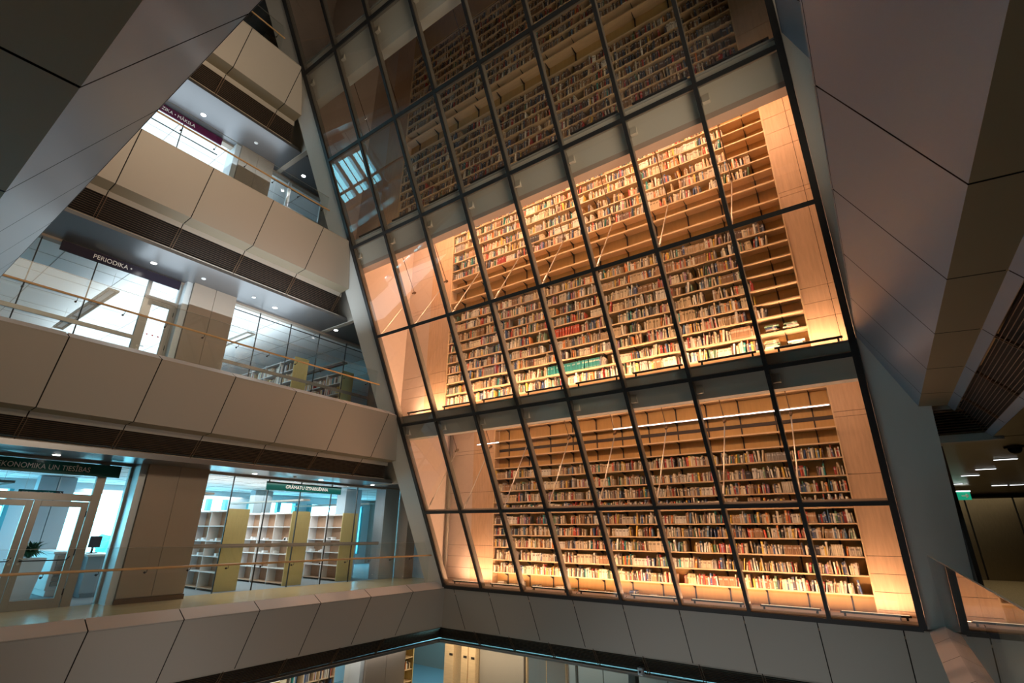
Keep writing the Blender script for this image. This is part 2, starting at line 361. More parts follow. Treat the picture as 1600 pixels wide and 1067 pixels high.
# ------------------------------------------------------------------ bookcase tiers
BK = [(14.84, 5.6), (12.04, 13.0), (9.24, 21.0)]
XL, XR = -11.33, -0.57
SD = 0.30                                                    # shelf depth
TIERS = [
 dict(y=14.84, z0=0.0, z1=5.55, name='lowest bookcase', boards=[0.06,0.465,0.86,1.26,1.64,1.99,2.36,2.72,3.10,3.53,3.90,4.29,4.88,5.33],
      books={0.465:XR,0.86:XR,1.26:XR,1.64:XR,1.99:XR,2.36:XR,2.72:XR,3.10:XR,3.53:XR}),
 dict(y=12.04, z0=5.36, z1=13.0, name='middle bookcase', boards=[5.68,6.05,6.45,6.80,7.18,7.56,7.91,8.30,8.67,9.07,9.48,10.02,10.40,10.77,11.13,11.57,11.94,12.30,12.67],
      books={5.68:-1.55,6.05:-1.5,6.45:-1.24,6.80:-1.44,7.18:-1.43,7.56:-1.55,7.91:-1.60,8.30:-0.92,8.67:-0.97,10.40:-1.0,10.77:-0.96,11.13:-1.56,11.57:-1.55,11.94:-1.50,12.30:-1.54,12.67:-1.5}),
 dict(y=9.24, z0=10.84, z1=18.85, name='dark upper bookcase', boards=[11.20,11.54,11.86,12.20,12.565,12.93,13.24,13.60,14.0,14.72]+[15.08+0.37*i for i in range(11)],
      books={**{z:XR for z in (11.20,11.54,11.86,12.20,12.565,12.93,13.24,13.60)}, **{15.08+0.37*i:XR for i in range(10)}}),
]
PAL = [(0.72,0.62,0.45),(0.80,0.72,0.56),(0.66,0.52,0.34),(0.78,0.74,0.66),(0.62,0.55,0.44),(0.30,0.18,0.10),(0.42,0.26,0.15),(0.16,0.10,0.08),(0.06,0.06,0.07),(0.10,0.12,0.18),
       (0.06,0.11,0.26),(0.12,0.22,0.36),(0.42,0.06,0.05),(0.60,0.12,0.07),(0.72,0.26,0.07),(0.70,0.48,0.10),(0.10,0.20,0.12),(0.20,0.30,0.20),(0.04,0.30,0.30),(0.30,0.28,0.26),(0.45,0.42,0.38),(0.36,0.20,0.30),(0.80,0.78,0.72),(0.50,0.36,0.22)]
PN = ['sand','cream','tan','ivory','beige','brown','chestnut','dark brown','black','slate','navy','blue','dark red','red','orange','mustard','dark green','green','teal','grey','pale grey','plum','white','light brown']
WT = [9,9,7,6,6,5,6,6,6,4,3,3,4,3,3,4,3,2,1.5,5,5,1.5,6,5]
BOOKS = []          # (tier, board index, x, w, h, dep, tilt, colour index, laying?)
def fwd_depth(x, y, z):
    return (x*math.sin(YAW)+y*math.cos(YAW))*math.cos(PITCH) + (z-1.749)*math.sin(PITCH)
for ti, T in enumerate(TIERS):
    bs = T['boards']
    for z, xe in T['books'].items():
        bi = bs.index(z); top = bs[bi+1]-0.03 if bi+1 < len(bs) else z+0.36; room = min(top-z-0.02, 0.42)
        x = XL+0.05; x_end = xe-0.03; runs = 0; ci = 0; hh = 0.2
        while x < x_end:
            if runs <= 0:
                r = random.random()
                if r < 0.03: runs = random.randint(4, 11); ci = random.choices((0,1,2,3,4,5,6,7,8,12,19,20,22,23), (5,6,4,5,4,3,4,3,2,1.5,3,3,4,4))[0]; hh = random.uniform(0.19, 0.27); ww = random.uniform(0.025, 0.045)
                elif r < 0.055: x += random.uniform(0.04, 0.22); continue
            if runs > 0: runs -= 1; c, h, w = ci, hh, ww
            else:
                c = random.choices(range(24), WT)[0]; h = min(room, random.choice((random.uniform(0.185, 0.23), random.uniform(0.20, 0.25), random.uniform(0.22, 0.31)))); w = random.uniform(0.016, 0.05)
            h = min(h, room)
            if ti == 1 and abs(z-6.05) < 0.01 and -7.30 < x < -5.62: c, h, w = 18, 0.25, 0.052
            if ti == 1 and abs(z-7.18) < 0.01 and -7.0 < x < -6.2: c, h, w = 13, 0.26, 0.04
            if x+w > x_end: break
            dep = random.uniform(0.16, 0.22)
            lean = random.choice((0, 0, 0, 0, 0, 0, 0, 0.12, -0.1)) if runs <= 0 else 0
            BOOKS.append([ti, bi, x+w/2, w, h, dep, lean, c, 0]); x += w + (abs(math.sin(lean))*h if lean else 0) + 0.002
# lying stacks on the lowest boards
def stack(ti, bi, x, n, wmax=0.27):
    zz = 0
    for i in range(n):
        t = random.uniform(0.018, 0.05); BOOKS.append([ti, bi, x+random.uniform(-0.015, 0.015), random.uniform(0.2, wmax), t, random.uniform(0.16, 0.2), zz, random.choices(range(24), WT)[0], 1]); zz += t+0.001
for x, n in ((-11.0,3),(-10.55,2),(-10.2,5),(-9.6,3),(-9.2,2),(-8.7,4),(-8.3,3),(-7.9,3),(-7.2,2),(-6.7,2),(-6.3,3),(-5.7,2),(-5.2,2)): stack(0, 0, x, n)
for x, n in ((-1.27,6),(-0.86,5)): stack(1, 1, x, n, 0.33)
for x, n in ((-1.32,6),(-0.83,3)): stack(1, 0, x, n, 0.36)
# the 300 that show largest become individuals
def score(b):
    T = TIERS[b[0]]; z = T['boards'][b[1]]; d = fwd_depth(b[2], T['y'], z)
    if b[0] == 2 and z > 14: return 0
    wpx = b[3]; return wpx*b[4]/d**2 * (3 if b[8] else 1) * (0.75 if b[0] == 2 else 1)
order = sorted(range(len(BOOKS)), key=lambda i: -score(BOOKS[i])); IND = set(order[:300])
def unit_book(name):
    """unit book: x width -.5...5, y depth 0 (spine) ..1, z 0..1"""
    mb = MB(); c = []
    prof2 = [(-0.5, 0.03), (-0.3, 0.004), (0, -0.008), (0.3, 0.004), (0.5, 0.03)]
    bands = [(0, 0.10, 0), (0.10, 0.13, 1), (0.13, 0.62, 0), (0.62, 0.80, 2), (0.80, 0.94, 0), (0.94, 1.0, 0)]
    for z0, z1, k in bands:
        for (xa, ya), (xb, yb) in zip(prof2[:-1], prof2[1:]):
            mb.quad([(xa, ya, z0), (xb, yb, z0), (xb, yb, z1), (xa, ya, z1)]); c.append({0: (0, 0, 0), 1: (1, 0.55, 0), 2: (0.65, 0.7, 0)}[k])
    for sx in (-1, 1):
        a, b = 0.5*sx, 0.40*sx
        mb.quad([(a, 0.03, 0), (a, 1, 0), (a, 1, 1), (a, 0.03, 1)][::sx]); c.append((0, 0, 0))
        mb.quad([(a, 1, 0), (b, 1, 0), (b, 1, 1), (a, 1, 1)][::sx]); c.append((0, 0, 0))
        for zz in (0, 1): mb.quad([(a, 0.03, zz), (b, 0.03, zz), (b, 1, zz), (a, 1, zz)]); c.append((0, 0, 0))
    for zz in (0.02, 0.975): mb.quad([(-0.4, 0.03, zz), (0.4, 0.03, zz), (0.4, 0.97, zz), (-0.4, 0.97, zz)]); c.append((1, 0.75, 0))
    mb.quad([(-0.4, 0.97, 0.02), (0.4, 0.97, 0.02), (0.4, 0.97, 0.975), (-0.4, 0.97, 0.975)]); c.append((1, 0.75, 0))
    mb.c = c; o = mb.build(name, 'book_cover'); me = o.data; bpy.data.objects.remove(o); return me
BMESH = unit_book('book')
def jitter(c, k=0.12): 
    f = 1+random.uniform(-k, k); return tuple(min(1, v*f) for v in PAL[c])
mass = MB()
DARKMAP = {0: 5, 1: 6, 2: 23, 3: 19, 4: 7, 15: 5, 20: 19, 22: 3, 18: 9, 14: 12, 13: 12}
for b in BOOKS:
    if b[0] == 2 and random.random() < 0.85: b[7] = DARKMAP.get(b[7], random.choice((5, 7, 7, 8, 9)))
ordinal = lambda n: '%d%s' % (n, 'th' if 10 <= n % 100 <= 20 else {1: 'st', 2: 'nd', 3: 'rd'}.get(n % 10, 'th'))
rows = {}
for i, b in enumerate(BOOKS): rows.setdefault((b[0], b[1], b[8]), []).append(i)
rank = {}
for key, ids in rows.items():
    for n, i in enumerate(sorted(ids, key=lambda i: -BOOKS[i][2] - (BOOKS[i][6]*0.001 if BOOKS[i][8] else 0))): rank[i] = n+1
GRP = {0: 'books in the lowest lit bookcase', 1: 'books in the middle lit bookcase', 2: 'books in the dark upper bookcase'}
for i, b in enumerate(BOOKS):
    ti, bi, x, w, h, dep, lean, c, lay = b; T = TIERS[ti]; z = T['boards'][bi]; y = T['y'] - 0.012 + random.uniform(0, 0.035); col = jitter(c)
    if i in IND:
        o = bpy.data.objects.new('book', BMESH); COL.objects.link(o); o.color = (*col, 1)
        if lay:
            o.location = (x-w/2, y+0.02, z+0.0005+lean+h/2); o.rotation_euler = (0, math.pi/2, 0); o.scale = (h*0.98, dep, w)
            lab = '%s book lying flat, %s of the stacks from right, %s shelf up, %s' % (PN[c], ordinal(rank[i]), ordinal(bi+1), T['name'])
        else:
            o.location = (x + math.sin(-lean)*h/2, y, z+0.001+abs(math.sin(lean))*w/2); o.rotation_euler = (0, lean, 0); o.scale = (w, dep, h)
            lab = '%s book, %s from right, %s shelf up, %s' % (PN[c], ordinal(rank[i]), ordinal(bi+1), T['name'])
        tag(o, lab, 'book', GRP[ti])
    else:
        if lay:
            z0, z1, x0, x1 = z+0.0005+lean, z+lean+h*0.98, x-w/2, x+w/2; y += 0.02; sh = 0
        else:
            z0, z1, x0, x1 = z+0.001, z+h, x-w/2, x+w/2; sh = math.tan(lean)*h
        y1 = y+dep; n = len(mass.v); m = y-0.004
        def Q(p, cc): mass.quad(p); mass.c.append(cc)
        lc = tuple(min(1, v*0.5+0.35) for v in col) if sum(col) < 1.3 else tuple(v*0.45 for v in col)
        xs = (x0, (x0+x1)/2, x1); ys = (y+0.004, m, y+0.004)
        for za, zb, cc in ((0, 0.62, col), (0.62, 0.80, lc if (i % 3) else col), (0.80, 1, col)):
            for s_ in (0, 1):
                Za, Zb = z0+(z1-z0)*za, z0+(z1-z0)*zb; a, b2 = sh*za, sh*zb
                Q([(xs[s_]+a, ys[s_], Za), (xs[s_+1]+a, ys[s_+1], Za), (xs[s_+1]+b2, ys[s_+1], Zb), (xs[s_]+b2, ys[s_], Zb)], cc)
        Q([(x0, y, z0), (x0+sh, y, z1), (x0+sh, y1, z1), (x0, y1, z0)], col); Q([(x1, y, z0), (x1, y1, z0), (x1+sh, y1, z1), (x1+sh, y, z1)], col)
        pc = (0.72, 0.65, 0.5)
        Q([(x0+sh, y, z1), (x1+sh, y, z1), (x1+sh, y1, z1), (x0+sh, y1, z1)], pc if not lay else col); Q([(x0, y, z0), (x0, y1, z0), (x1, y1, z0), (x1, y, z0)], pc if not lay else col)
o = mass.build('book_rows', 'book_mass'); tag(o, 'countless small books filling the rows of all three tall bookcases', 'books', kind='stuff')

# the bookcases themselves
for ti, T in enumerate(TIERS):
    y, z0, z1 = T['y'], T['z0'], T['z1']
    r = empty('bookcase', ((XL+XR)/2, y, z0), ['lowest tall wooden bookcase behind the glass wall, lit orange from below', 'middle tall wooden bookcase behind the glass wall, lit orange, empty shelves across its middle', 'unlit upper wooden bookcase full of dark books behind the top glass'][ti], 'bookcase')
    mb = MB(); mb.box((XL-0.03, y+SD, z0), (XR+0.03, y+SD+0.03, z1)); mb.build('back_panel', 'back_wood', r)
    for zz in T['boards']:
        mb = MB(); n = 7; wx = (XR-XL)/n
        for i in range(n):
            dz = 0
            mb.box((XL+wx*i, y+0.002*((i*7) % 3)+0.004, zz-0.032), (XL+wx*(i+1), y+SD, zz))
        mb.build('shelf', 'shelf_wood', r, bevel=0)
    for x in (XL-0.03, XR):
        mb = MB(); mb.box((x, y-0.015, z0), (x+0.03, y+SD, z1)); mb.build('side_panel', 'shelf_wood', r)
    for i in range(1, 13):
        x = XL + (XR-XL)*(i-0.5)/12; mb = MB(); mb.box((x-0.018, y+SD-0.02, z0+0.02), (x+0.018, y+SD-0.001, z1-0.02))
        for a, b in zip(T['boards'][:-1], T['boards'][1:]):
            if b-a < 0.3: continue
            zz = b-0.033
            mb.quad([(x-0.006, y+SD-0.02, zz), (x-0.006, y+0.06, zz), (x-0.006, y+SD-0.02, zz-0.10)]); mb.quad([(x+0.006, y+SD-0.02, zz), (x+0.006, y+SD-0.02, zz-0.10), (x+0.006, y+0.06, zz)])
            mb.quad([(x-0.006, y+0.06, zz), (x+0.006, y+0.06, zz), (x+0.006, y+SD-0.02, zz-0.10), (x-0.006, y+SD-0.02, zz-0.10)])
        mb.build('shelf_standard', 'bracket', r)
    if ti < 2:       # dark rail crossing the empty rows
        zz = 4.565 if ti == 0 else 9.505
        mb = MB(); mb.box((XL, y+SD-0.012, zz-0.05), (XR, y+SD-0.002, zz+0.05)); mb.build('rail', 'bracket', r)
# wall finish left and right of the cases: wood then pale plaster
def joints_wall(x0, x1, y, z0, z1, mat, name, zj, xj=()):
    mb = MB(); zs = [z0]+list(zj)+[z1]; xs = [x0]+list(xj)+[x1]; g = 0.005
    for a, b in zip(zs[:-1], zs[1:]):
        for c, d in zip(xs[:-1], xs[1:]): mb.box((c+(g if c != x0 else 0), y, a+(g if a != z0 else 0)), (d-(g if d != x1 else 0), y+0.03, b-(g if b != z1 else 0)), 0)
    mb.box((x0, y+0.031, z0), (x1, y+0.05, z1), 1)
    return struct(mb.build(name, [mat, 'joint']))
for ti, T in enumerate(TIERS):
    y, z0 = T['y'], T['z0']; z1 = [5.6, 13.0, 21.0][ti]; zj = [[0.18, 0.54, 0.91, 1.28, 3.1, 4.5, 4.63], [6.18, 6.55, 6.93, 9.44, 9.57, 10.9, 11.4, 11.9], [12.0, 14.2, 16.5, 18.9]][ti]
    joints_wall(XR+0.03, 0.9, y, z0, z1, 'wood', 'wall_back', zj, () if ti != 1 else (0.0,))
    joints_wall(-12.34, XL-0.03, y, z0, z1, 'wood', 'wall_back', zj)
    joints_wall(-13.52, -12.34, y, z0, z1, 'plaster', 'wall_back', zj)
    if ti == 2: joints_wall(XL-0.03, XR+0.03, y, 18.85, 21.0, 'back_wood', 'wall_back', ())
# side walls, floors and ceilings of the tiers
mb = MB(); z0, z1 = -0.05, 22.0
mb.hexa([(-13.62, gy(z0)+0.31, z0), (-13.52, gy(z0)+0.31, z0), (-13.52, 15.3, z0), (-13.62, 15.3, z0), (-13.62, gy(z1)+0.31, z1), (-13.52, gy(z1)+0.31, z1), (-13.52, 15.3, z1), (-13.62, 15.3, z1)])
struct(mb.build('wall_left', 'plaster'))
mb = MB(); mb.box((0.9, 14.6, -0.05), (1.1, 15.3, 5.5)); mb.box((0.9, 11.9, 5.5), (1.1, 15.3, 13.0)); mb.box((0.9, 7.6, 12.0), (1.1, 12.3, 22)); struct(mb.build('wall_right', 'wood'))
mb = MB(); mb.box((-13.5, 14.12, -0.25), (0.9, 15.3, 0.0), 1); mb.box((-13.5, 11.72, 5.10), (0.9, 12.04, 5.34), 0); mb.box((-13.5, 12.04, 5.10), (0.9, 12.39, 5.36), 0); mb.box((-13.5, 9.0, 10.4), (0.9, 9.24, 10.81), 0); mb.box((-13.5, 9.24, 10.4), (0.9, 9.6, 10.84), 0); mb.box((-13.5, 6.6, 15.8), (0.9, 6.9, 16.2), 0)
struct(mb.build('floor', ['plaster', 'wood']))
mb = MB(); mb.box((-13.5, 12.39, 5.55), (0.9, 15.3, 5.75)); mb.box((-13.5, 9.6, 13.0), (0.9, 12.5, 13.2)); mb.box((-13.5, 9.6, 10.4), (0.9, 9.75, 13.0)); mb.box((-13.5, 6.9, 21), (0.9, 9.8, 21.2)); mb.box((-13.5, 6.9, 16.0), (0.9, 7.0, 21.0))
struct(mb.build('ceiling', 'plaster'))
# edge beams behind the transoms of rows 2, 4, 6, with sill on top and warm lip below
for z, zb, zt in ((5.071, 4.66, 5.33), (10.553, 9.97, 10.80), (15.839, 15.1, 16.2)):
    yb = gy(zb)+0.42; xa, xb = GX0-0.4, GX1+0.4; zl_ = zb+0.10
    def lean(z_a, z_b, off, mi):
        mb.hexa([(xa, gy(z_a)+off, z_a), (xb, gy(z_a)+off, z_a), (xb, yb, z_a), (xa, yb, z_a), (xa, gy(z_b)+off, z_b), (xb, gy(z_b)+off, z_b), (xb, yb, z_b), (xa, yb, z_b)], mi)
    mb = MB(); lean(zl_+0.002, zt, 0.16, 0); lean(zb, zl_, 0.15, 1 if 6 < z < 12 else 0); lean(zt, zt+0.03, 0.13, 2)
    for i in range(9):
        x = GX0+PW*i; mb.box((x+0.05, gy(z-0.3)+0.06, z-0.30), (x+0.20, gy(z-0.3)+0.2, z-0.10), 0)
    struct(mb.build('trim_3', ['beam', 'lip', 'sill']))
mb = MB(); mb.box((GX0-0.05, 14.06, 0.0), (GX1+0.05, 14.25, 0.05)); struct(mb.build('trim_4', 'sill'))
# linear uplights on the sills
def uplight(x0, x1, y, z, lab, on):
    r = empty('linear_uplight', ((x0+x1)/2, y, z), lab, 'light fixture', 'linear uplights along the sills of the glass wall')
    mb = MB(); mb.box((x0, y-0.03, z+0.09), (x1, y+0.03, z+0.13)); mb.build('housing', 'bracket', r, bevel=0.004)
    mb = MB(); mb.box((x0+0.03, y-0.018, z+0.1305), (x1-0.03, y+0.022, z+0.134)); mb.build('diffuser', 'lamp_warm' if on else 'white', r)
    for x in (x0+0.08, x1-0.08):
        mb = MB(); mb.box((x-0.02, y-0.01, z), (x+0.02, y+0.01, z+0.09)); mb.box((x-0.05, y-0.015, z), (x+0.05, y+0.015, z+0.012)); mb.build('bracket', 'bracket', r)
ORD8 = ['first', 'second', 'third', 'fourth', 'fifth', 'sixth', 'seventh', 'eighth']
for ti, (y, z, w_) in enumerate(((14.16, 0.0501, 'bottom sill'), (gy(5.36)+0.20, 5.361, 'middle tier sill'), (gy(10.83)+0.20, 10.831, 'dark upper tier sill'))):
    for i in range(8):
        x = GX0+PW*i; uplight(x+0.22, x+PW-0.14, y, z, '%s dark uplight bar, %s, %s pane from left' % ({0: 'lit', 1: 'lit', 2: 'unlit'}[ti], w_, ORD8[i]), ti < 2)
# tension rods bracing each mullion, one pair per mullion and tier
for ti, (dy, dz, nm) in enumerate(((2.8, -5.48, 'lowest tier'), (0, 0, 'middle tier'), (-2.8, 5.4, 'dark upper tier'))):
    for i in range(9):
        x = GX0+PW*i; A = (x, 10.12+dy, 7.86+dz); N = (x, 11.52+dy, 10.09+dz) ; top = (x, 9.95+dy, 12.65+dz)
        if ti == 0: top = (x, 13.46, 5.50-0.02); N = (x, 14.32, 4.61)
        if ti == 0: top = (x, 13.82, 5.5)
        r = empty('tension_rod', A, 'thin bent steel bracing rod in the %s, at the %s upright from left' % (nm, (ORD8+['ninth'])[i]), 'brace', 'steel bracing rods behind the glass wall')
        mb = MB(); mb.tube([A, N], 0.017, 6); mb.build('lower_rod', 'steel', r)
        mb = MB(); mb.tube([N, top], 0.013, 6); mb.build('upper_rod', 'bronze', r)
        mb = MB(); mb.disc((x-0.03, N[1], N[2]), 0.05, 0.06, 8, 'x'); mb.bar((x, N[1]-0.1, N[2]-0.06), (x, N[1]+0.06, N[2]+0.04), 0.05); mb.build('node', 'bronze', r)
        v = Vector(N)-Vector(A); mb = MB(); mb.tube([Vector(A)+v*0.10, Vector(A)+v*0.20], 0.03, 8); mb.build('turnbuckle', 'steel', r)
# glowing tubes added inside the lowest tier to stand for a reflection line
for n, (x0, x1, l) in enumerate(((-6.2, -0.55, 'long thin white streak, glass reflection added as a glowing tube, top of lowest bookcase'), (-11.5, -10.5, 'short thin white streak, glass reflection added as a glowing tube, left of lowest bookcase'))):
    r = empty('reflection_tube', ((x0+x1)/2, 14.0, 4.66), l, 'light')
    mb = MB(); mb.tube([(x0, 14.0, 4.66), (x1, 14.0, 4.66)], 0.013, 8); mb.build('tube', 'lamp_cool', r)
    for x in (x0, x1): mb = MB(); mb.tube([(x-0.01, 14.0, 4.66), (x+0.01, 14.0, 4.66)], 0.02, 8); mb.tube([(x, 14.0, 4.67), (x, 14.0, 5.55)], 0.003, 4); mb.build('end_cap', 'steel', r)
# round column in front of the left wall of the lowest tier
mb = MB(); mb.tube([(-13.38, 14.7, 0), (-13.38, 14.7, 5.5)], 0.07, 16); tag(mb.build('steel_column', 'frame_grey', smooth=True), 'slim grey column before the pale wall left of the lowest bookcase', 'column')

# ------------------------------------------------------------------ left galleries
FL = {-1: -5.4, 0: 0.05, 1: 5.45, 2: 10.85, 3: 16.1}
CE = {-1: -2.06, 0: 3.34, 1: 8.72, 2: 14.22, 3: 19.6}
XG = -16.0
for k in (-1, 0, 1, 2, 3):
    yend = gy(FL[k])+1.3
    mb = MB(); mb.box((XG+0.02, -9, FL[k]-0.2), (-13.08, yend, FL[k]), 0); mb.box((-24.4, -9, FL[k]-0.2), (XG+0.02, 20, FL[k]-0.002), 1)
    struct(mb.build('floor', ['floor_wood', 'floor_grey']))
    mb = MB(); mb.box((XG, -9, CE[k]-0.003), (-14.27, yend+2, CE[k]+0.12), 0)
    for j in range(-4, 12): pass
    mb.box((-24.4, -9, CE[k]+0.02), (XG, 20, CE[k]+0.14), 1)
    for j in range(12):
        yy = -2+j*1.5; mb.box((-24.4, yy-0.006, CE[k]+0.013), (XG, yy+0.006, CE[k]+0.02), 2)
    for j in range(5):
        xx = -17.2-j*1.5; mb.box((xx-0.006, -9, CE[k]+0.014), (xx+0.006, 20, CE[k]+0.02), 2)
    struct(mb.build('ceiling', ['ceiling_metal', 'ceiling_white', 'frame_grey']))
    mb = MB(); mb.box((XG-0.12, -9, CE[k]-0.07), (XG+0.10, yend+2, CE[k]-0.001)); struct(mb.build('trim_5', 'pillar'))
    # end wall of the gallery
    if k >= 0:
        mb = MB(); mb.box((XG, yend-0.05, FL[k]), (-13.63, yend+0.1, CE[k])); struct(mb.build('wall_end', 'blue_panel' if k == 0 else 'ceiling_metal'))
# closures between each gallery ceiling and the floor above, behind the leaning slab
mb = MB()
for k in (1, 2, 3):
    za, zb = CE[k-1]-0.02, FL[k]+0.02
    mb.hexa([(-16.0, gy(za)+0.34, za), (-13.55, gy(za)+0.34, za), (-13.55, gy(za)+0.5, za), (-16.0, gy(za)+0.5, za), (-16.0, gy(zb)+0.34, zb), (-13.55, gy(zb)+0.34, zb), (-13.55, gy(zb)+0.5, zb), (-16.0, gy(zb)+0.5, zb)])
struct(mb.build('wall_far', 'panel'))
# pillars
PIL = {0: (5.36, 6.86, -15.42), 1: (5.35, 6.62, -15.60), 2: (5.70, 6.86, -15.60), -1: (13.2, 15.0, -15.4), 3: (5.7, 6.9, -15.6)}
for k, (a, b, x) in PIL.items():
    mb = MB(); m = (a+b)/2; z0, z1 = FL[k], CE[k]
    for c, d in ((a, m-0.008), (m+0.008, b)): mb.box((x-0.02, c, z0+(0.13 if k == 0 else 0)), (x, d, z1), 0)
    mb.box((XG-0.3, a+0.01, z0), (x-0.021, b-0.01, z1), 1); mb.box((x-0.02, a-0.02, z0), (x+0.02, b+0.02, z0+0.12), 2)
    mb.box((XG-0.3, a-0.16, z0), (x-0.10, a, z1), 3)
    mb.build('pillar', ['pillar', 'pillar', 'bronze', 'white_trim']); o = bpy.data.objects[mb and COL.objects[-1].name]
    tag(COL.objects[-1], {0: 'broad brown clad pillar right of the lower glass doors', 1: 'broad brown pillar right of the single gallery door', 2: 'dark broad pillar right of the wine red sign', -1: 'broad pillar on the floor below, left of the corner', 3: 'hidden pillar of the top gallery'}[k], 'pillar')
# interior glazing of the galleries (structure windows) ----------------------------------------------------
wid = [2]
def glazing(k, y0, y1, mull, bar=True, transom=None, frame='frame_black'):
    w = bpy.data.objects.new('window_%d' % wid[0], None); wid[0] += 1; w.location = (XG, y0, FL[k]); COL.objects.link(w); struct(w)
    z0, z1 = FL[k], CE[k]-0.07
    ys = [y0]+[m for m in mull if y0 < m < y1]+[y1]
    for a, b in zip(ys[:-1], ys[1:]):
        mb = MB(); mb.quad([(XG, a+0.012, z0), (XG, b-0.012, z0), (XG, b-0.012, z1), (XG, a+0.012, z1)]); mb.build('pane', 'glass_clear', w)
    for m in ys[1:-1]:
        mb = MB(); mb.box((XG-0.02, m-0.012, z0), (XG+0.02, m+0.012, z1)); mb.build('mullion', frame, w)
    if bar:
        zz = FL[k]+1.25
        mb = MB(); mb.box((XG+0.02, y0, zz-0.055), (XG+0.06, y1, zz+0.055)); mb.build('push_bar', 'door_metal', w)
    if transom:
        mb = MB(); mb.box((XG-0.015, y0, transom-0.012), (XG+0.015, y1, transom+0.012)); mb.build('transom', frame, w)
glazing(0, 6.86, 13.7, [7.87, 9.0, 10.15, 11.37, 12.5]); glazing(0, -3, 2.0, [-1.4, 0.2])
glazing(1, 6.62, 12.7, [7.65, 8.8, 9.96, 11.17], transom=8.50); glazing(1, -3, 4.33, [-1.2, 0.5, 1.9, 3.1])
glazing(2, 6.86, 7.70, [], transom=13.9); glazing(2, 7.82, 9.1, [], transom=13.9); glazing(2, -3, 5.15, [0.9, 1.9, 2.95, 4.01], transom=13.6)
glazing(-1, -3, 13.1, [-1, 1, 3, 5, 7, 9, 11, 12.2], bar=False); glazing(3, -2, 9, [0, 2, 4, 6, 8])
mb = MB(); mb.box((XG-0.05, 7.70, FL[2]), (XG+0.03, 7.82, CE[2]-0.07)); mb.box((XG-0.05, 9.1, FL[2]), (XG+0.03, 9.2, CE[2]-0.07)); mb.box((XG-0.05, 7.82, 13.0), (XG+0.03, 9.1, 13.1)); struct(mb.build('trim_6', 'white_trim'))
# solid ends
mb = MB(); mb.box((XG-0.1, 12.72, FL[1]), (XG, 16, CE[1])); mb.box((XG-0.1, 9.2, FL[2]), (XG, 14, CE[2])); struct(mb.build('wall_left', 'white'))
# corner cladding panels at the far end of the ground gallery
for (a, b, x, mt, l) in ((12.95, 13.7, XG-1.3, 'blue_panel', 'pale blue metal wall panel beside the last empty shelf case'), (13.78, 14.5, XG+0.05, 'blue_panel', 'pale blue metal panel at the corner by the leaning slab'), (14.55, 15.0, XG+0.6, 'pillar', 'narrow grey metal panel next to the leaning slab')):
    mb = MB(); mb.box((x, a, 0.05), (x+0.06, b, 3.3)); mb.box((x-0.5, a, 0.05), (x-0.001, a+0.05, 3.3)); tag(mb.build('wall_panel', mt, bevel=0.005), l, 'wall panel')

# doors --------------------------------------------------------------------------------------------------
did = [1]
def door_leaf(parent, k, y0, y1, z0, z1, hinge_right=True, dots=False):
    x = XG; st = 0.13
    f = MB(); f.box((x-0.03, y0, z0), (x+0.03, y0+st, z1)); f.box((x-0.03, y1-st, z0), (x+0.03, y1, z1)); f.box((x-0.03, y0+st, z1-st), (x+0.03, y1-st, z1)); f.box((x-0.03, y0+st, z0), (x+0.03, y1-st, z0+0.2))
    d = f.build('door_leaf', 'door_metal', parent, bevel=0.004)
    g = MB(); g.quad([(x, y0+st, z0+0.2), (x, y1-st, z0+0.2), (x, y1-st, z1-st), (x, y0+st, z1-st)]); g.build('pane', 'glass_clear', parent)
    h = MB(); hy = y0+0.07 if hinge_right else y1-0.07
    h.tube([(x+0.03, hy, z0+1.05), (x+0.09, hy, z0+1.05), (x+0.09, hy+(0.13 if hinge_right else -0.13), z0+1.05)], 0.011, 8); h.disc((x+0.03, hy, z0+1.05), 0.03, 0.008, 14, 'x'); h.disc((x+0.03, hy, z0+0.95), 0.025, 0.008, 14, 'x')
    h.build('door_handle', 'steel', d)
    yy = y1-0.005 if hinge_right else y0+0.005
    for zz in (z0+0.25, z0+1.1, z1-0.35):
        hi = MB(); hi.tube([(x+0.035, yy, zz), (x+0.035, yy, zz+0.14)], 0.012, 6); hi.build('hinge', 'frame_black', d)
    if dots:
        for i in range(3): m = MB(); m.disc((x+0.002, (y0+y1)/2-0.14+i*0.14, z0+1.45), 0.022, 0.003, 14, 'x'); m.build('dot_sticker', 'red_dot', parent)
def door_obj(loc):
    d = bpy.data.objects.new('door_%d' % did[0], None); did[0] += 1; d.location = loc; COL.objects.link(d); struct(d); return d
d0 = door_obj((XG, 3.4, 0.05)); door_leaf(d0, 0, 2.40, 3.42, 0.05, 2.36, False); door_leaf(d0, 0, 3.43, 4.46, 0.05, 2.36, True)
for yy0, yy1 in ((2.5, 3.35), (3.5, 4.38)):
    m = MB(); m.tube([(XG+0.04, yy0, 1.06), (XG+0.10, yy0+0.04, 1.06), (XG+0.10, yy1-0.06, 1.06), (XG+0.04, yy1, 1.13)], 0.012, 8); m.build('push_bar', 'frame_black', d0)
fr = MB(); fr.box((XG-0.04, 2.0, 2.37), (XG+0.04, 4.47, 2.53)); fr.box((XG-0.05, 4.47, 0.05), (XG+0.05, 4.66, 3.27)); fr.box((XG-0.05, 2.2, 0.05), (XG+0.05, 2.39, 3.27)); fr.box((XG-0.03, 5.14, 0.05), (XG+0.03, 5.20, 3.27)); fr.build('door_frame', 'door_metal', d0)
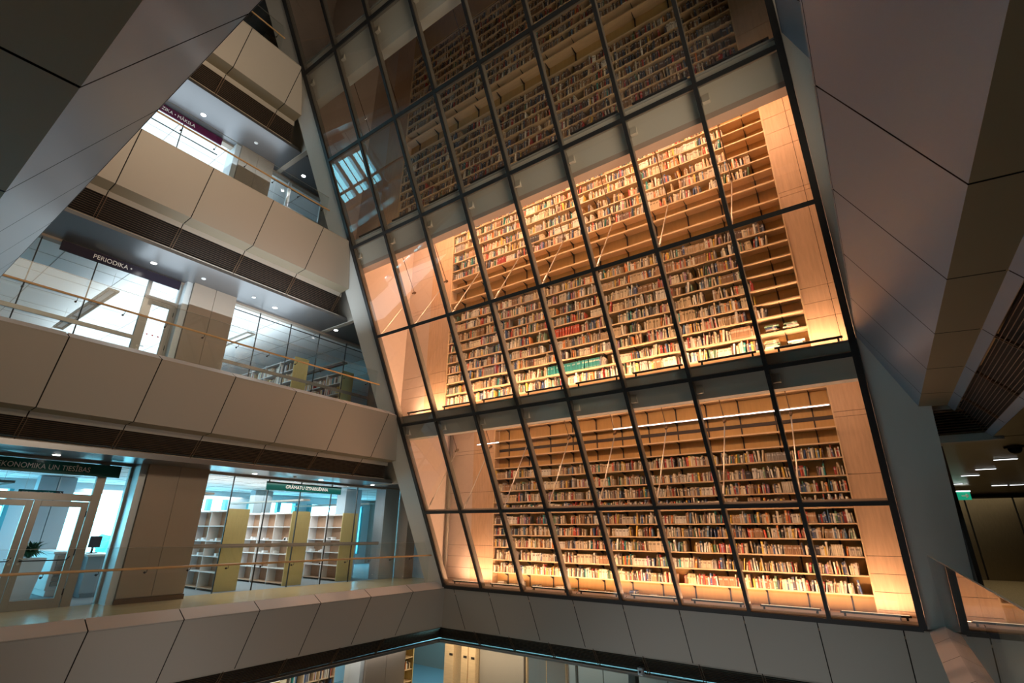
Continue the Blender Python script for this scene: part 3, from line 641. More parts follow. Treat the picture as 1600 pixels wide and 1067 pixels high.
g = MB(); g.quad([(XG, 2.0, 2.53), (XG, 4.47, 2.53), (XG, 4.47, 3.27), (XG, 2.0, 3.27)]); g.quad([(XG, 4.66, 0.05), (XG, 5.14, 0.05), (XG, 5.14, 3.27), (XG, 4.66, 3.27)]); g.build('side_pane', 'glass_clear', d0)
d1 = door_obj((XG, 4.9, 5.45)); door_leaf(d1, 1, 4.42, 5.14, 5.45, 7.93, True, dots=True)
fr = MB(); fr.box((XG-0.05, 4.33, 5.45), (XG+0.05, 4.42, 8.65)); fr.box((XG-0.05, 5.14, 5.45), (XG+0.05, 5.21, 8.65)); fr.box((XG-0.05, 4.42, 7.93), (XG+0.05, 5.14, 8.03)); fr.build('door_frame', 'door_metal', d1)
g = MB(); g.quad([(XG, 4.42, 8.03), (XG, 5.14, 8.03), (XG, 5.14, 8.65), (XG, 4.42, 8.65)]); g.build('side_pane', 'glass_clear', d1)
# signs --------------------------------------------------------------------------------------------------
def sign(y0, y1, z0, z1, mat, txt, ty0, tw, th, lab):
    x = XG+0.16
    r = empty('hanging_sign', (x, (y0+y1)/2, z0), lab, 'sign')
    mb = MB(); mb.box((x-0.04, y0, z0), (x, y1, z1)); mb.build('sign_board', mat, r, bevel=0.003)
    for yy in (y0+0.4, y1-0.4):
        m = MB(); m.box((x-0.16, yy-0.03, z1-0.06), (x-0.04, yy+0.03, z1-0.02)); m.build('bracket', 'frame_black', r)
    text('lettering', txt, 'letters', (x+0.004, ty0, z0+(z1-z0-th)/2), (0, 1, 0), (0, 0, 1), th, r, width=tw)
sign(1.9, 4.89, 2.96, 3.25, 'sign_green', 'EKONOMIKA UN TIES\u012aBAS', 2.57, 1.68, 0.115, 'long green sign above the lower double glass doors')
sign(8.84, 11.66, 2.94, 3.20, 'sign_green', 'GR\u0100MATU IZSNIEG\u0160ANA', 9.50, 1.60, 0.10, 'green sign above the empty shelf cases, near the corner')
sign(2.26, 5.08, 8.42, 8.69, 'sign_purple', 'PERIODIKA \u2022', 2.95, 0.88, 0.125, 'dark purple sign above the gallery windows and single door')
sign(2.3, 5.14, 13.92, 14.19, 'sign_wine', 'M\u016aZIKA \u2022 M\u0100KSLA', 3.10, 1.18, 0.115, 'wine red sign on the gallery third from the bottom')
# small inner direction sign
r = empty('direction_sign', (-19.0, 4.1, 2.55), 'small blue-green direction sign with arrow behind the lower doors', 'sign')
mb = MB(); mb.box((-19.03, 3.68, 2.60), (-19.0, 4.48, 2.74)); mb.build('sign_board', 'sign_green', r)
mb = MB(); mb.box((-19.03, 4.48, 2.60), (-19.0, 4.64, 2.74)); mb.build('arrow_plate', 'black_plastic', r)
text('lettering', 'EKONOMIKA UN TIES\u012aBAS', 'letters', (-18.997, 3.76, 2.645), (0, 1, 0), (0, 0, 1), 0.05, r, width=0.66)
m = MB(); m.bar((-18.997, 4.51, 2.67), (-18.997, 4.61, 2.67), 0.012, 0.004, up=(1, 0, 0)); m.bar((-18.997, 4.57, 2.71), (-18.997, 4.61, 2.67), 0.012, 0.004, up=(1, 0, 0)); m.bar((-18.997, 4.57, 2.63), (-18.997, 4.61, 2.67), 0.012, 0.004, up=(1, 0, 0)); m.build('arrow', 'letters', r)
for yy in (3.8, 4.5): m = MB(); m.tube([(-19.01, yy, 2.74), (-19.01, yy, 3.35)], 0.004, 4); m.build('hanger', 'steel', r)

# balustrades ---------------------------------------------------------------------------------------------
def balustrade(side, k, lo, hi, js, lab, rail=True, brs=(), d=0.37, railz=1.0):
    pt = SIDES[side]['pt']; z0 = LT[k]+0.10; z1 = LT[k]+1.44; r = empty('glass_balustrade', pt((lo+hi)/2, d, z0), lab, 'balustrade')
    e = [lo]+js+[hi]
    for a, b in zip(e[:-1], e[1:]):
        mb = MB(); mb.quad([pt(a+0.006, d, z0), pt(b-0.006, d, z0), pt(b-0.006, d, z1), pt(a+0.006, d, z1)]); mb.quad([pt(a+0.006, d+0.017, z0), pt(b-0.006, d+0.017, z0), pt(b-0.006, d+0.017, z1), pt(a+0.006, d+0.017, z1)])
        gp = mb.build('glass_pane', 'glass_clear', r)
        mb = MB(); mb.bar(pt(a+0.006, d+0.0085, z1), pt(b-0.006, d+0.0085, z1), 0.017, 0.006); mb.build('pane_edge', 'steel', gp)
    if rail:
        rz = LT[k]+railz+0.03; rd = d-0.13
        mb = MB(); mb.tube([pt(lo, rd, rz), pt(hi, rd, rz)], 0.024, 12); hr = mb.build('handrail', 'handrail', r, smooth=False)
        for b in brs:
            mb = MB(); mb.tube([pt(b, rd, rz-0.02), pt(b, rd, rz-0.075), pt(b, d, rz-0.085)], 0.007, 6); mb.disc(pt(b, d-0.02, rz-0.085), 0.022, 0.02, 10, 'x'); mb.build('rail_bracket', 'bracket', hr)
JB = [0.8, 2.5, 4.15, 5.84, 7.52, 9.2, 10.9, 12.4]
BR0 = [0.7+0.85*i for i in range(15)]
balustrade('left', 0, -0.5, 13.55, JB, 'glass balustrade with wooden handrail on the lowest left gallery', brs=BR0)
balustrade('left', 1, -0.5, gy(6.5)-0.15, [j for j in JB if j < 10], 'glass balustrade with wooden handrail on the gallery under the purple sign', brs=[b for b in BR0 if b < 10.3], railz=0.92)
balustrade('left', 2, -0.5, gy(12)-0.15, [j for j in (0.8, 2.4, 4.24, 5.9)], 'glass balustrade with wooden handrail under the wine red sign', brs=[b for b in BR0 if b < 7.6], railz=0.84)
balustrade('left', 3, -0.5, gy(17.3)-0.0, [0.8, 2.5, 4.3], 'glass balustrade with wooden handrail on the topmost left gallery', brs=[b for b in BR0 if b < 5], railz=0.82)
balustrade('right', 0, 0.9, 12.9, [2.6, 4.3, 6.0, 7.7, 9.4, 11.1], 'frameless glass balustrade on the right gallery, mirroring the lit bookcase', rail=False, d=0.24)

# downlights ----------------------------------------------------------------------------------------------
DL = [(2, 4.26), (2, 7.85), (1, 4.13), (1, 7.74), (1, 10.15), (1, 1.2), (0, 8.1), (0, 12.6), (0, 10.4), (0, 3.4), (3, 3.6), (2, 1.0)]
dln = {}
for k, y in DL:
    x, z = -15.30, CE[k]; dln[k] = dln.get(k, 0)+1
    nth = sorted(yy for kk, yy in DL if kk == k).index(y)+1
    r = empty('downlight', (x, y, z), 'round recessed downlight over the %s left gallery, %s towards the glass wall' % (['lowest', 'second', 'third', 'topmost'][k], ordinal(nth)), 'light', 'round gallery downlights')
    mb = MB(); mb.tube([(x, y, z-0.012), (x, y, z+0.0)], 0.085, 24); mb.build('rim', 'white', r)
    mb = MB(); mb.disc((x, y, z-0.017), 0.068, 0.004, 24); mb.build('lamp', 'lamp', r)
    l = bpy.data.lights.new('downlight_lamp', 'SPOT'); l.energy = 45 if k else 25; l.spot_size = math.radians(130); l.spot_blend = 0.8; l.shadow_soft_size = 0.06; l.color = (1, 0.95, 0.88)
    lo = bpy.data.objects.new('downlight_lamp', l); lo.location = (x, y, z-0.03); COL.objects.link(lo)
for k, y in ((2, 5.9), (1, 5.37), (0, 9.3), (1, 6.9)):
    x, z = -15.1, CE[k]; mb = MB(); mb.disc((x, y, z-0.025), 0.06, 0.025, 20); mb.disc((x, y, z-0.04), 0.035, 0.015, 16)
    tag(mb.build('smoke_detector', 'white'), 'small round white ceiling detector over the %s' % {(2, 5.9): 'gallery with the wine red sign', (1, 5.37): 'gallery with the purple sign, before the pillar', (0, 9.3): 'lowest left gallery', (1, 6.9): 'gallery with the purple sign, past the pillar'}[(k, y)], 'smoke detector')

# reading room contents -------------------------------------------------------------------------------------
def pendant(x0, x1, y, z, zc, lab, on=True):
    r = empty('pendant_light', ((x0+x1)/2, y, z), lab, 'light', 'long pendant lights in the reading rooms')
    mb = MB(); w = 0.14
    mb.box((x0, y-w, z), (x1, y-w+0.03, z+0.06)); mb.box((x0, y+w-0.03, z), (x1, y+w, z+0.06)); mb.box((x0, y-w+0.03, z+0.05), (x1, y+w-0.03, z+0.06)); mb.box((x0-0.03, y-w, z), (x0, y+w, z+0.06)); mb.box((x1, y-w, z), (x1+0.03, y+w, z+0.06))
    mb.build('housing', 'frame_grey', r)
    n = 3; L = (x1-x0)/n
    for i in range(n): mb = MB(); mb.box((x0+L*i+0.1, y-0.06, z+0.03), (x0+L*(i+1)-0.1, y+0.06, z+0.05)); mb.build('diffuser', 'lamp_cool' if on else 'white', r)
    for x in (x0+0.3, x1-0.3): mb = MB(); mb.tube([(x, y, z+0.06), (x, y, zc)], 0.004, 4); mb.build('cable', 'steel', r)
pendant(-21.5, -16.6, 3.75, 8.05, 8.73, 'long pendant lamp seen through the glass under the purple sign', False)
pendant(-21.5, -16.6, 7.75, 8.05, 8.73, 'long pendant lamp just right of the pillar behind upper glass', False)
pendant(-21.5, -16.6, 11.6, 8.05, 8.73, 'long pendant lamp above the filled shelves near the glass wall', False)
pendant(-21.5, -16.8, 3.0, 2.75, 3.35, 'long pendant lamp behind the lower double doors', False)
pendant(-21.5, -16.8, 7.6, 2.75, 3.35, 'long pendant lamp behind the lower pillar', False)
pendant(-22.5, -17.2, 11.2, 2.75, 3.35, 'long pendant lamp above the middle empty shelf case', False)
pendant(-22.5, -17.2, 14.2, 2.75, 3.35, 'long pendant lamp above the last empty shelf case', False)

def shelf_case(x0, x1, y0, y1, z, h, lab, nb, items, rowsn=5, ends='case_end', group='free standing shelf cases on the lowest left gallery level'):
    """free-standing two-sided case, long along X, end panel facing the gallery at x1"""
    r = empty('shelf_case', ((x0+x1)/2, (y0+y1)/2, z), lab, 'bookshelf', group)
    m = (y0+y1)/2
    for x in (x0, x1-0.03):
        mb = MB(); mb.box((x, y0-0.01, z), (x+0.03, y1+0.01, z+h+0.02)); mb.build('end_panel', ends, r)
    mb = MB(); mb.box((x0+0.03, m-0.01, z+0.08), (x1-0.03, m+0.01, z+h-0.02)); mb.build('back_panel', 'case_wood', r)
    L = (x1-x0)/nb
    for i in range(1, nb):
        mb = MB(); mb.box((x0+L*i-0.012, y0, z), (x0+L*i+0.012, y1, z+h)); mb.build('upright', 'white', r)
    zs = [z+0.08+i*(h-0.12)/(rowsn) for i in range(rowsn+1)]
    for i, zz in enumerate(zs):
        mb = MB(); mb.box((x0+0.03, y0, zz-0.024), (x1-0.03, y1, zz)); mb.build('shelf', 'white' if 0 < i else 'case_wood', r)
    return zs
mm = MB(); mm.c = []
def mini_books(x0, x1, y, z, room, density=1.0, one=False, yaxis=False):
    x = x0
    while x < x1:
        w = random.uniform(0.015, 0.045); h = random.uniform(0.6, 0.92)*room
        if random.random() > density: x += random.uniform(0.05, 0.3); continue
        c = jitter(random.choices(range(24), WT)[0]); n = len(mm.f)
        if yaxis: mm.box((y-0.16, x, z+0.001), (y, x+w, z+h))
        else: mm.box((x, y, z+0.001), (x+w, y+0.16, z+h))
        mm.c += [c]*(len(mm.f)-n); x += w+0.001
CASES = [(-20.4, -16.35, 8.05, 8.72, 'first'), (-20.4, -16.40, 10.25, 10.92, 'second'), (-20.4, -16.40, 12.30, 12.95, 'third')]
for x0, x1, y0, y1, n in CASES:
    zs = shelf_case(x0, x1, y0, y1, 0.05, 2.28, 'nearly empty shelf case with ochre end panel, %s from the pillar on the lowest gallery' % n, 4, None)
    for zi in (2, 3):          # a few small white pamphlets standing on two shelves
        for q in range(6 if n != 'third' else 3):
            xx = random.uniform(x1-2.8, x1-0.2); mb = MB(); a = random.uniform(-0.4, 0.4)
            mb.box((xx, y0+0.05, zs[zi]+0.001), (xx+random.uniform(0.08, 0.2), y0+0.22, zs[zi]+random.uniform(0.02, 0.09)))
            tag(mb.build('pamphlet', 'white'), 'small white pamphlets on the %s shelf up of the %s case from the pillar' % (['', '', 'third', 'fourth'][zi], n), 'pamphlet', 'white pamphlets on the empty shelf cases')
mb = MB(); 
for (x0, x1, y0, y1, n) in [(-20.5, -16.5, 9.45, 10.0, 'left'), (-20.5, -16.5, 11.5, 12.05, 'right')]:
    zs = shelf_case(x0, x1, y0, y1, 5.45, 2.25, 'book-filled shelf case with pale green end panel on the upper gallery, %s one' % n, 4, None, group='book filled cases behind the upper gallery glass')
    for zz in zs[:-1]: mini_books(x0+0.05, x1-0.05, y0+0.02, zz, 0.34, 0.93)
# corner below the ground gallery
zs = shelf_case(-18.2, -16.9, 10.6, 12.6, -5.4, 2.6, 'wooden bookcase seen through the glass on the floor below, left', 2, None, group='bookcases on the floor below')
mb = MB()
r = empty('bookcase', (-16.4, 12.0, -5.4), 'light wood bookcase with coloured books just under the lower left parapet', 'bookcase')
m2 = MB(); m2.box((-16.72, 10.9, -5.4), (-16.70, 12.72, -2.3)); m2.build('back_panel', 'case_wood', r)
for i in range(8):
    m2 = MB(); m2.box((-16.70, 10.9, -5.3+0.40*i), (-16.38, 12.70, -5.275+0.40*i)); m2.build('shelf', 'shelf_wood', r)
    if i < 7: mini_books(10.95, 12.65, -16.42, -5.275+0.40*i, 0.36, 0.75, yaxis=True)
for y in (10.9, 11.5, 12.1, 12.70):
    m2 = MB(); m2.box((-16.70, y-0.012, -5.4), (-16.38, y+0.012, -2.45)); m2.build('upright', 'shelf_wood', r)
# second bookcase beyond the pillar below
r = empty('bookcase', (-16.3, 15.6, -5.4), 'cream bookcase behind glass on the floor below, by the corner', 'bookcase')
m2 = MB(); m2.box((-16.7, 15.4, -5.4), (-16.68, 16.3, -2.4)); m2.build('back_panel', 'case_end', r)
for i in range(8):
    m2 = MB(); m2.box((-16.68, 15.4, -5.3+0.40*i), (-16.3, 16.3, -5.275+0.40*i)); m2.build('shelf', 'shelf_wood', r)
    if i < 7: mini_books(15.45, 16.2, -16.36, -5.275+0.40*i, 0.3, 0.5, yaxis=True)
for y in (15.4, 16.3):
    m2 = MB(); m2.box((-16.7, y-0.015, -5.4), (-16.28, y+0.015, -2.4)); m2.build('side_panel', 'case_end', r)
o = mm.build('shelved_books', 'book_mass'); tag(o, 'rows of small distant books in the side rooms\' shelf cases', 'books', kind='stuff')

# exterior wall with windows behind the lower left room
ex = MB(); X0, X1 = -24.55, -24.3
wins = [(-8.5, -4.9), (-4.2, -0.6), (0.6, 4.55), (5.75, 9.2), (9.8, 11.75), (12.75, 15.2), (15.9, 19.3)]
zl, zh = 0.55, 2.98
ex.box((X0, -9, 3.0+0.0), (X1, 20, 4.2)); ex.box((X0, -9, -0.3), (X1, 20, zl))
prev = -9
for a, b in wins: ex.box((X0, prev, zl), (X1, a, 3.0)); prev = b
ex.box((X0, prev, zl), (X1, 20, 3.0))
ex.box((X0, -2, 4.2), (X1, 20, 24)); ex.box((X0, -9, 4.2), (X1, -2, 6.0)); ex.box((X0, -9, 8.3), (X1, -2, 11.4)); ex.box((X0, -9, 13.7), (X1, -2, 24))
for a_, b_ in ((6.0, 8.3), (11.4, 13.7)):
    for y_ in (-9, -7.4, -5.8, -4.2, -2.6): ex.box((X0, y_, a_), (X1, y_+0.35, b_))
ex.box((X0, -9, -2.3), (X1, 20, -0.3)); ex.box((X0, -9, -12), (X1, 20, -4.6))
for y in (-9, -2, 5, 12, 19): ex.box((X0, y, -4.6), (X1, y+1, -2.3))
ex.box((X0, 3, -4.6), (X1, 20, -2.3)); ex.box((X0, 20, -12), (X1, 24.2, 4.5))
struct(ex.build('wall_left', 'white_trim'))
for n, (a, b) in enumerate(wins):
    w = bpy.data.objects.new('window_%d' % wid[0], None); wid[0] += 1; w.location = (X1, a, zl); COL.objects.link(w); struct(w)
    f = MB()
    for yy in (a, b-0.12): f.box((X1-0.02, yy, zl), (X1+0.28, yy+0.12, 3.0))
    m_ = a+(b-a)*0.62; f.box((X1-0.02, m_-0.09, zl), (X1+0.2, m_+0.09, 3.0)); f.box((X1-0.02, a+0.12, zl), (X1+0.1, b-0.12, zl+0.08)); f.box((X1-0.02, m_+0.09, 2.45), (X1+0.1, b-0.12, 2.53))
    f.build('window_frame', 'daylit_frame', w)
# interior columns in front of the window wall
for (a, b) in ((4.7, 5.65), (11.85, 12.65)):
    mb = MB(); mb.box((-22.4, a, 0.05), (-22.0, (a+b)/2-0.01, 3.34)); mb.box((-22.4, (a+b)/2+0.01, 0.05), (-22.0, b, 3.34)); tag(mb.build('column', 'blue_panel'), 'pale blue-grey clad column %s' % ('behind the lower double doors' if a < 6 else 'behind the empty shelf cases'), 'column')
# outside: ground and trees seen through the windows
mb = MB(); mb.box((-160, -80, -14.2), (-30, 120, -14)); struct(mb.build('ground', 'white'))
random.seed(3)
for n, (x, y) in enumerate(((-70, 9), (-75, 15), (-68, 21), (-80, 27), (-72, 33), (-78, 39), (-70, 46))):
    r = empty('tree', (x, y, -14), 'hazy blue-green tree outside the windows, %s from the left' % ['first', 'second', 'third', 'fourth', 'fifth', 'sixth', 'seventh'][n], 'tree', 'trees outside the windows')
    mb = MB(); mb.tube([(x, y, -14), (x, y, -3)], 0.35, 7); mb.build('trunk', 'tree', r)
    bm = bmesh.new()
    for q in range(9):
        mt = Matrix.Translation((x+random.uniform(-2, 2), y+random.uniform(-2.2, 2.2), random.uniform(-6, 0.2))) @ Matrix.Scale(random.uniform(0.8, 1.5), 4)
        bmesh.ops.create_icosphere(bm, subdivisions=2, radius=1, matrix=mt)
    for v in bm.verts: v.co += Vector((random.uniform(-.25, .25), random.uniform(-.25, .25), random.uniform(-.25, .25)))
    me = bpy.data.meshes.new('crown'); bm.to_mesh(me); bm.free(); me.materials.append(MATS['tree']); c = bpy.data.objects.new('crown', me); COL.objects.link(c); parentto(c, r)

# plant, reception counter, monitor behind the lower doors
r = empty('potted_plant', (-18.5, 4.27, 0.05), 'bushy green potted plant in tall white planter behind the lower glass doors', 'plant')
mb = MB(); mb.hexa([(-18.7, 4.0, 0.05), (-18.3, 4.0, 0.05), (-18.3, 4.45, 0.05), (-18.7, 4.45, 0.05), (-18.75, 3.9, 1.02), (-18.25, 3.9, 1.02), (-18.25, 4.55, 1.02), (-18.75, 4.55, 1.02)]); mb.build('planter', 'white', r)
mb = MB(); random.seed(11)
for q in range(150):
    a = random.uniform(0, 6.283); R = random.uniform(0.15, 0.45); c = Vector((-18.5, 4.22, 1.0)); tip = c+Vector((math.cos(a)*R, math.sin(a)*R*1.1, random.uniform(0.02, 0.45))); md = (c+tip)/2+Vector((0, 0, 0.14)); sd = Vector((-math.sin(a), math.cos(a), 0))*0.035
    mb.quad([c+sd*0.3, md+sd, tip, md-sd])
mb.build('leaves', 'leaf', r)
r = empty('reception_counter', (-19.5, 5.0, 0.05), 'white reception counter with brochure rack behind the lower doors', 'counter')
mb = MB(); mb.box((-20.6, 4.78, 0.20), (-18.6, 5.15, 1.1)); mb.box((-20.6, 4.82, 0.05), (-18.65, 5.1, 0.2)); mb.build('body', 'white', r, bevel=0.01)
mb = MB(); mb.box((-20.7, 4.73, 1.1), (-18.52, 5.2, 1.16)); mb.build('top', 'white', r, bevel=0.01)
mb = MB()
for i in range(6): mb.box((-18.59, 4.86, 0.3+0.13*i), (-18.54, 5.08, 0.40+0.13*i))
mb.build('brochure_rack', 'concrete', r)
r = empty('desk', (-17.9, 5.4, 0.05), 'pale blue desk unit seen through the narrow side pane', 'desk')
mb = MB(); mb.box((-19.2, 5.25, 0.15), (-17.6, 5.9, 1.05)); mb.box((-19.1, 5.3, 0.05), (-17.65, 5.85, 0.15)); mb.build('body', 'blue_panel', r)
mb = MB(); mb.box((-19.25, 5.2, 1.05), (-17.55, 5.95, 1.10)); mb.build('top', 'white', r)
r = empty('computer_monitor', (-18.2, 5.45, 1.10), 'black computer monitor on the pale blue desk', 'monitor')
mb = MB(); mb.box((-18.5, 5.42, 1.25), (-18.45, 5.7, 1.55)); mb.build('screen', 'black_plastic', r, bevel=0.008)
mb = MB(); mb.box((-18.56, 5.53, 1.11), (-18.51, 5.58, 1.4)); mb.box((-18.6, 5.46, 1.10), (-18.4, 5.66, 1.12)); mb.build('stand', 'black_plastic', r)

# ------------------------------------------------------------------ right gallery and corridor
mb = MB(); mb.box((0.62, -9, -0.2), (14, 36, 0.0)); struct(mb.build('floor', 'floor_wood'))
for k in (1, 2, 3):
    mb = MB(); mb.box((0.62, -9, FL[k]-0.2), (14, 14.5, FL[k])); struct(mb.build('floor', 'floor_wood'))
mb = MB(); mb.box((1.85, -9, 3.385), (14, 12.25, 3.5)); mb.box((1.15, 12.26, 3.38), (14, 36, 3.5)); struct(mb.build('ceiling', 'brushed'))
for k in (2, 3, 4):
    z = LT[k]+FOOT[k]; mb = MB(); mb.box((1.85, -9, z), (14, 15, z+0.1)); struct(mb.build('ceiling', 'ceiling_metal'))
# cross fascia with slats where the gallery ceiling drops at the slab
r = empty('louvre_grille', (1.5, 12.2, 3.5), 'short horizontal-slatted louvre panel beside the right leaning slab', 'ventilation grille')
mb = MB(); mb.box((1.12, 12.40, 3.40), (2.1, 12.42, 4.1)); mb.build('backing', 'grille_back', r)
mb = MB(); mb.box((1.12, 12.22, 3.34), (2.0, 12.40, 3.47)); mb.build('frame', 'panel', r); mb = MB(); mb.box((1.12, 12.08, 3.93), (1.6, 12.40, 4.02)); mb.build('frame', 'panel', r)
mb = MB()
for i in range(9): mb.box((1.12, 12.12+0.01*i, 3.88-0.048*i), (1.62+0.045*i, 12.20+0.01*i, 3.893-0.048*i))
mb.build('slats', 'bronze', r)
for n, (x, y) in enumerate(((2.51, 16.0), (2.41, 18.2), (2.27, 20.0), (2.17, 23.2), (3.48, 24.6), (3.95, 24.6))):
    r = empty('slot_light', (x, y, 3.37), 'short white slot light in the right corridor ceiling, %s towards the back' % ['first', 'second', 'third', 'fourth', 'fifth', 'sixth'][n], 'light', 'slot lights of the right corridor')
    mb = MB(); mb.box((x-0.22, y-0.06, 3.365), (x+0.22, y+0.06, 3.38)); mb.build('frame', 'steel', r)
    mb = MB(); mb.box((x-0.2, y-0.035, 3.36), (x+0.2, y+0.035, 3.3649)); mb.build('diffuser', 'lamp_cool', r)
# dome camera
r = empty('dome_camera', (2.35, 13.8, 3.38), 'ceiling dome camera at the right edge', 'security camera')
mb = MB(); mb.disc((2.35, 13.8, 3.345), 0.16, 0.035, 24); mb.build('base', 'bronze', r)
bm = bmesh.new(); bmesh.ops.create_uvsphere(bm, u_segments=20, v_segments=10, radius=0.11, matrix=Matrix.Translation((2.35, 13.8, 3.345))); me = bpy.data.meshes.new('dome'); bm.to_mesh(me); bm.free(); me.materials.append(MATS['black_plastic']); o = bpy.data.objects.new('dome', me); COL.objects.link(o); parentto(o, r)
# metal clad wall with lift doors
r = MB()
xs = [0.6, 2.95, 4.5, 6.2, 9.0, 14]
for a, b in zip(xs[:-1], xs[1:]): r.box((a+0.03, 29.9, 0.0), (b-0.03, 30.0, 3.25))
struct(r.build('wall_back', 'brushed'))
mb = MB(); mb.box((0.6, 30.01, 0), (14, 30.1, 3.38)); mb.box((1.13, 13.0, 0), (1.2, 30, 3.38)); struct(mb.build('wall_back', 'dark_wall'))
mb = MB(); mb.box((3.6, 16.5, 0), (3.75, 17.3, 3.38)); mb.box((5.2, 12.0, 0), (5.4, 30, 3.38)); struct(mb.build('wall_right', 'dark_wall'))
r = empty('lift_door', (4.4, 24.4, 0), 'tall brushed metal lift door with steel frame in the right corridor', 'door')
mb = MB(); mb.box((4.0, 24.0, 0), (4.06, 24.08, 3.3)); mb.build('frame', 'steel', r); mb = MB(); mb.box((5.15, 24.0, 0), (5.2, 24.08, 3.3)); mb.build('frame', 'steel', r)
mb = MB(); mb.box((4.07, 24.03, 0), (5.14, 24.06, 3.2)); mb.build('leaf', 'brushed', r)
mb = MB(); mb.box((4.3, 24.0, 1.5), (4.45, 24.025, 1.8)); mb.build('notice', 'white_trim', r)
mb = MB(); mb.tube([(4.02, 23.97, 1.05), (4.12, 23.94, 1.05), (4.2, 23.94, 1.05)], 0.015, 6); mb.build('handle', 'steel', r)
# exit sign
r = empty('exit_sign', (2.17, 24.4, 2.9), 'small green exit sign with running figure and white arrow in the right corridor', 'sign')
mb = MB(); mb.box((2.0, 24.4, 2.90), (2.62, 24.46, 3.18)); mb.build('sign_face', 'exit_green', r)
mb = MB(); mb.box((1.98, 24.38, 3.18), (2.64, 24.48, 3.21)); mb.build('housing', 'lamp_cool', r)
mb = MB(); Yf = 24.396
mb.bar((2.37, Yf, 3.04), (2.55, Yf, 3.04), 0.035, 0.004, up=(0, 1, 0)); mb.bar((2.49, Yf, 3.10), (2.56, Yf, 3.04), 0.03, 0.004, up=(0, 1, 0)); mb.bar((2.49, Yf, 2.98), (2.56, Yf, 3.04), 0.03, 0.004, up=(0, 1, 0)); mb.build('arrow', 'letters', r)
mb = MB(); mb.bar((2.12, Yf, 2.94), (2.17, Yf, 3.02), 0.025, 0.004, up=(0, 1, 0)); mb.bar((2.17, Yf, 3.02), (2.19, Yf, 3.10), 0.035, 0.004, up=(0, 1, 0)); mb.bar((2.17, Yf, 3.02), (2.24, Yf, 2.96), 0.022, 0.004, up=(0, 1, 0)); mb.bar((2.12, Yf, 3.05), (2.25, Yf, 3.08), 0.018, 0.004, up=(0, 1, 0)); mb.disc((2.205, Yf-0.002, 3.135), 0.018, 0.004, 12, 'y'); mb.build('running_figure', 'letters', r)
mb = MB(); mb.box((2.05, Yf, 2.935), (2.10, Yf+0.003, 3.145)); mb.build('door_symbol', 'letters', r)

# ------------------------------------------------------------------ floor below, behind the far parapet
mb = MB(); mb.box((-16.2, 15.58, -2.063), (1.8, 24, -1.95)); struct(mb.build('ceiling', 'concrete'))
mb = MB(); mb.box((-24, 14, -5.6), (14, 24, -5.4)); mb.box((-14, 0, -11.2), (2, 16, -11.0)); struct(mb.build('floor', 'floor_grey'))
mb = MB(); mb.box((-14.3, 18.0, -5.4), (-12.2, 18.2, -2.06), 0); mb.box((-11.95, 21.0, -5.4), (-5, 21.1, -2.06), 1); mb.box((-5, 18.0, -5.4), (2, 18.2, -2.06), 0); mb.box((-16.3, 22.8, -5.4), (2, 23.0, -2.06), 0)
struct(mb.build('wall_back', ['concrete', 'blue_panel']))
for i, (a, b) in enumerate(((-16.0, -15.5), (-15.1, -14.75), (-14.72, -14.35))):
    r = empty('cupboard', ((a+b)/2, 17.8, -5.4), 'tall light wood cupboard below the corner, %s from the left' % ['first', 'second', 'third'][i], 'cupboard', 'tall cupboards on the floor below')
    mb = MB(); mb.box((a, 17.82, -5.4), (b, 18.3, -2.35)); mb.build('body', 'shelf_wood', r)
    mb = MB(); mb.box((a+0.01, 17.79, -5.3), (b-0.01, 17.819, -2.40)); mb.build('door', 'shelf_wood', r)
    mb = MB(); mb.box((b-0.22, 17.775, -3.0), (b-0.05, 17.789, -2.92)); mb.build('label_holder', 'bracket', r)
for n, (a, b) in enumerate(((-12.1, -10.35), (-10.0, -7.9), (-7.8, -5.6))):
    w = bpy.data.objects.new('window_%d' % wid[0], None); wid[0] += 1; w.location = (a, 18, -5.4); COL.objects.link(w); struct(w)
    mb = MB(); mb.box((a, 18.0, -2.38), (b, 18.1, -2.28)); mb.box((a, 18.0, -5.4), (a+0.06, 18.1, -2.1)); mb.box((b-0.06, 18.0, -5.4), (b, 18.1, -2.1)); mb.box(((a+b)/2-0.01, 18.03, -5.4), ((a+b)/2+0.01, 18.06, -2.38)); mb.build('window_frame', 'shelf_wood' if n == 0 else 'frame_grey', w)
    mb = MB(); mb.quad([(a+0.06, 18.05, -5.4), (b-0.06, 18.05, -5.4), (b-0.06, 18.05, -2.38), (a+0.06, 18.05, -2.38)]); mb.build('pane', 'glass_clear', w)
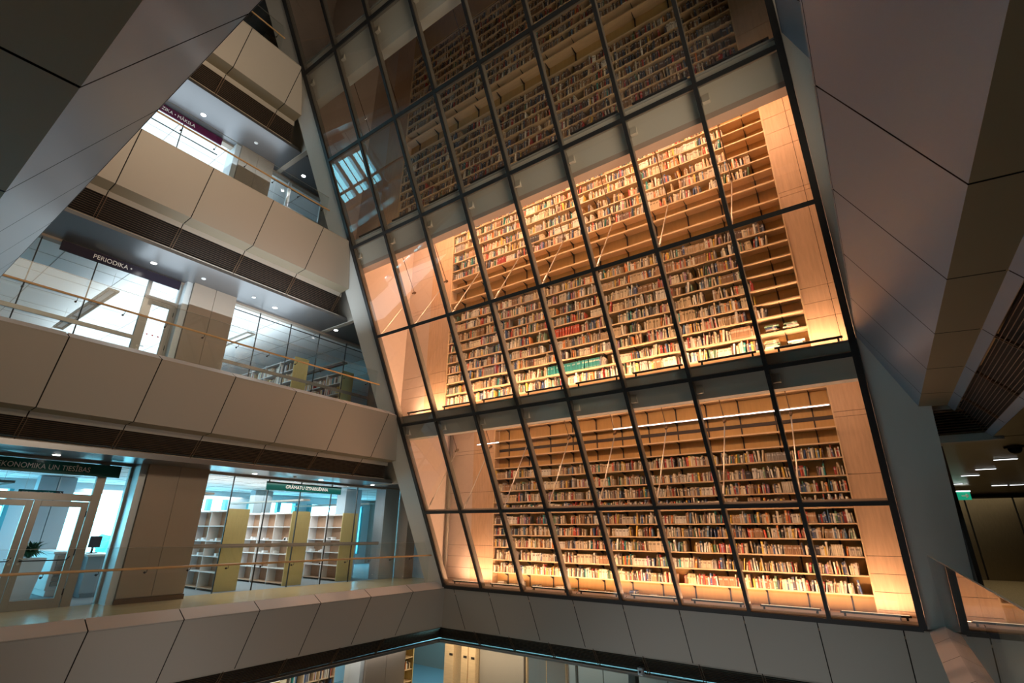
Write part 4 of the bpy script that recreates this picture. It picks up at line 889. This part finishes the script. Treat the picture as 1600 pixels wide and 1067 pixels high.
for a in (-12.25, -7.85):
    mb = MB(); mb.box((a-0.12, 17.9, -5.4), (a+0.12, 18.2, -2.06)); tag(mb.build('column', 'concrete'), 'narrow grey column of the floor below, %s the wooden-framed pane' % ('left of' if a < -10 else 'well right of'), 'column')
r = empty('security_camera', (-6.45, 15.5, -1.95), 'small white camera under the louvre strip below the glass wall', 'security camera')
mb = MB(); mb.box((-6.53, 15.30, -1.98), (-6.37, 15.44, -1.78)); mb.build('body', 'white', r, bevel=0.03)
mb = MB(); mb.tube([(-6.45, 15.30, -1.88), (-6.45, 15.27, -1.88)], 0.03, 12); mb.build('lens', 'black_plastic', r)

# ------------------------------------------------------------------ enclosure of the hall
mb = MB()
mb.box((-25, -9.4, -12), (14.4, -9.2, 4.6)); mb.box((-25, -9.4, 4.6), (14.4, -9.2, 24)); struct(mb.build('wall_near', 'concrete'))
mb = MB(); mb.box((14, -9.2, -12), (14.2, 36, 24)); struct(mb.build('wall_right', 'concrete'))
mb = MB(); mb.box((-25, 24, -12), (14.2, 24.2, -0.2)); mb.box((-25, 20, -0.2), (-14.2, 20.2, 24)); mb.box((-14.2, 15.3, -0.2), (1.1, 15.5, 24)); mb.box((1.1, 36, -0.2), (14.2, 36.2, 24)); mb.box((1.1, 15.4, 3.5), (14.2, 15.6, 24)); struct(mb.build('wall_far', 'concrete'))
mb = MB(); mb.box((-25, -9.4, 24), (14.4, 36.2, 24.2)); struct(mb.build('ceiling', 'ceiling_metal'))
mb = MB(); mb.box((-25, -9.4, -12.2), (14.4, 36.2, -12.0)); struct(mb.build('floor', 'floor_grey'))
mb = MB()
for k in (0, 1, 2, 3):
    mb.box((-12.5, -9.2, FL[k]-0.2), (0.6, 0.5, FL[k])) if k else mb.box((-13.0, -9.2, -0.2), (0.62, 0.58, 0.0))
struct(mb.build('floor', 'floor_wood'))
mb = MB()
for k in (0, 1): 
    z = LT[k]+FOOT[k]; mb.box((-14.3, -9.2, z), (1.85, -0.63, z+0.1))
struct(mb.build('ceiling', 'ceiling_metal'))
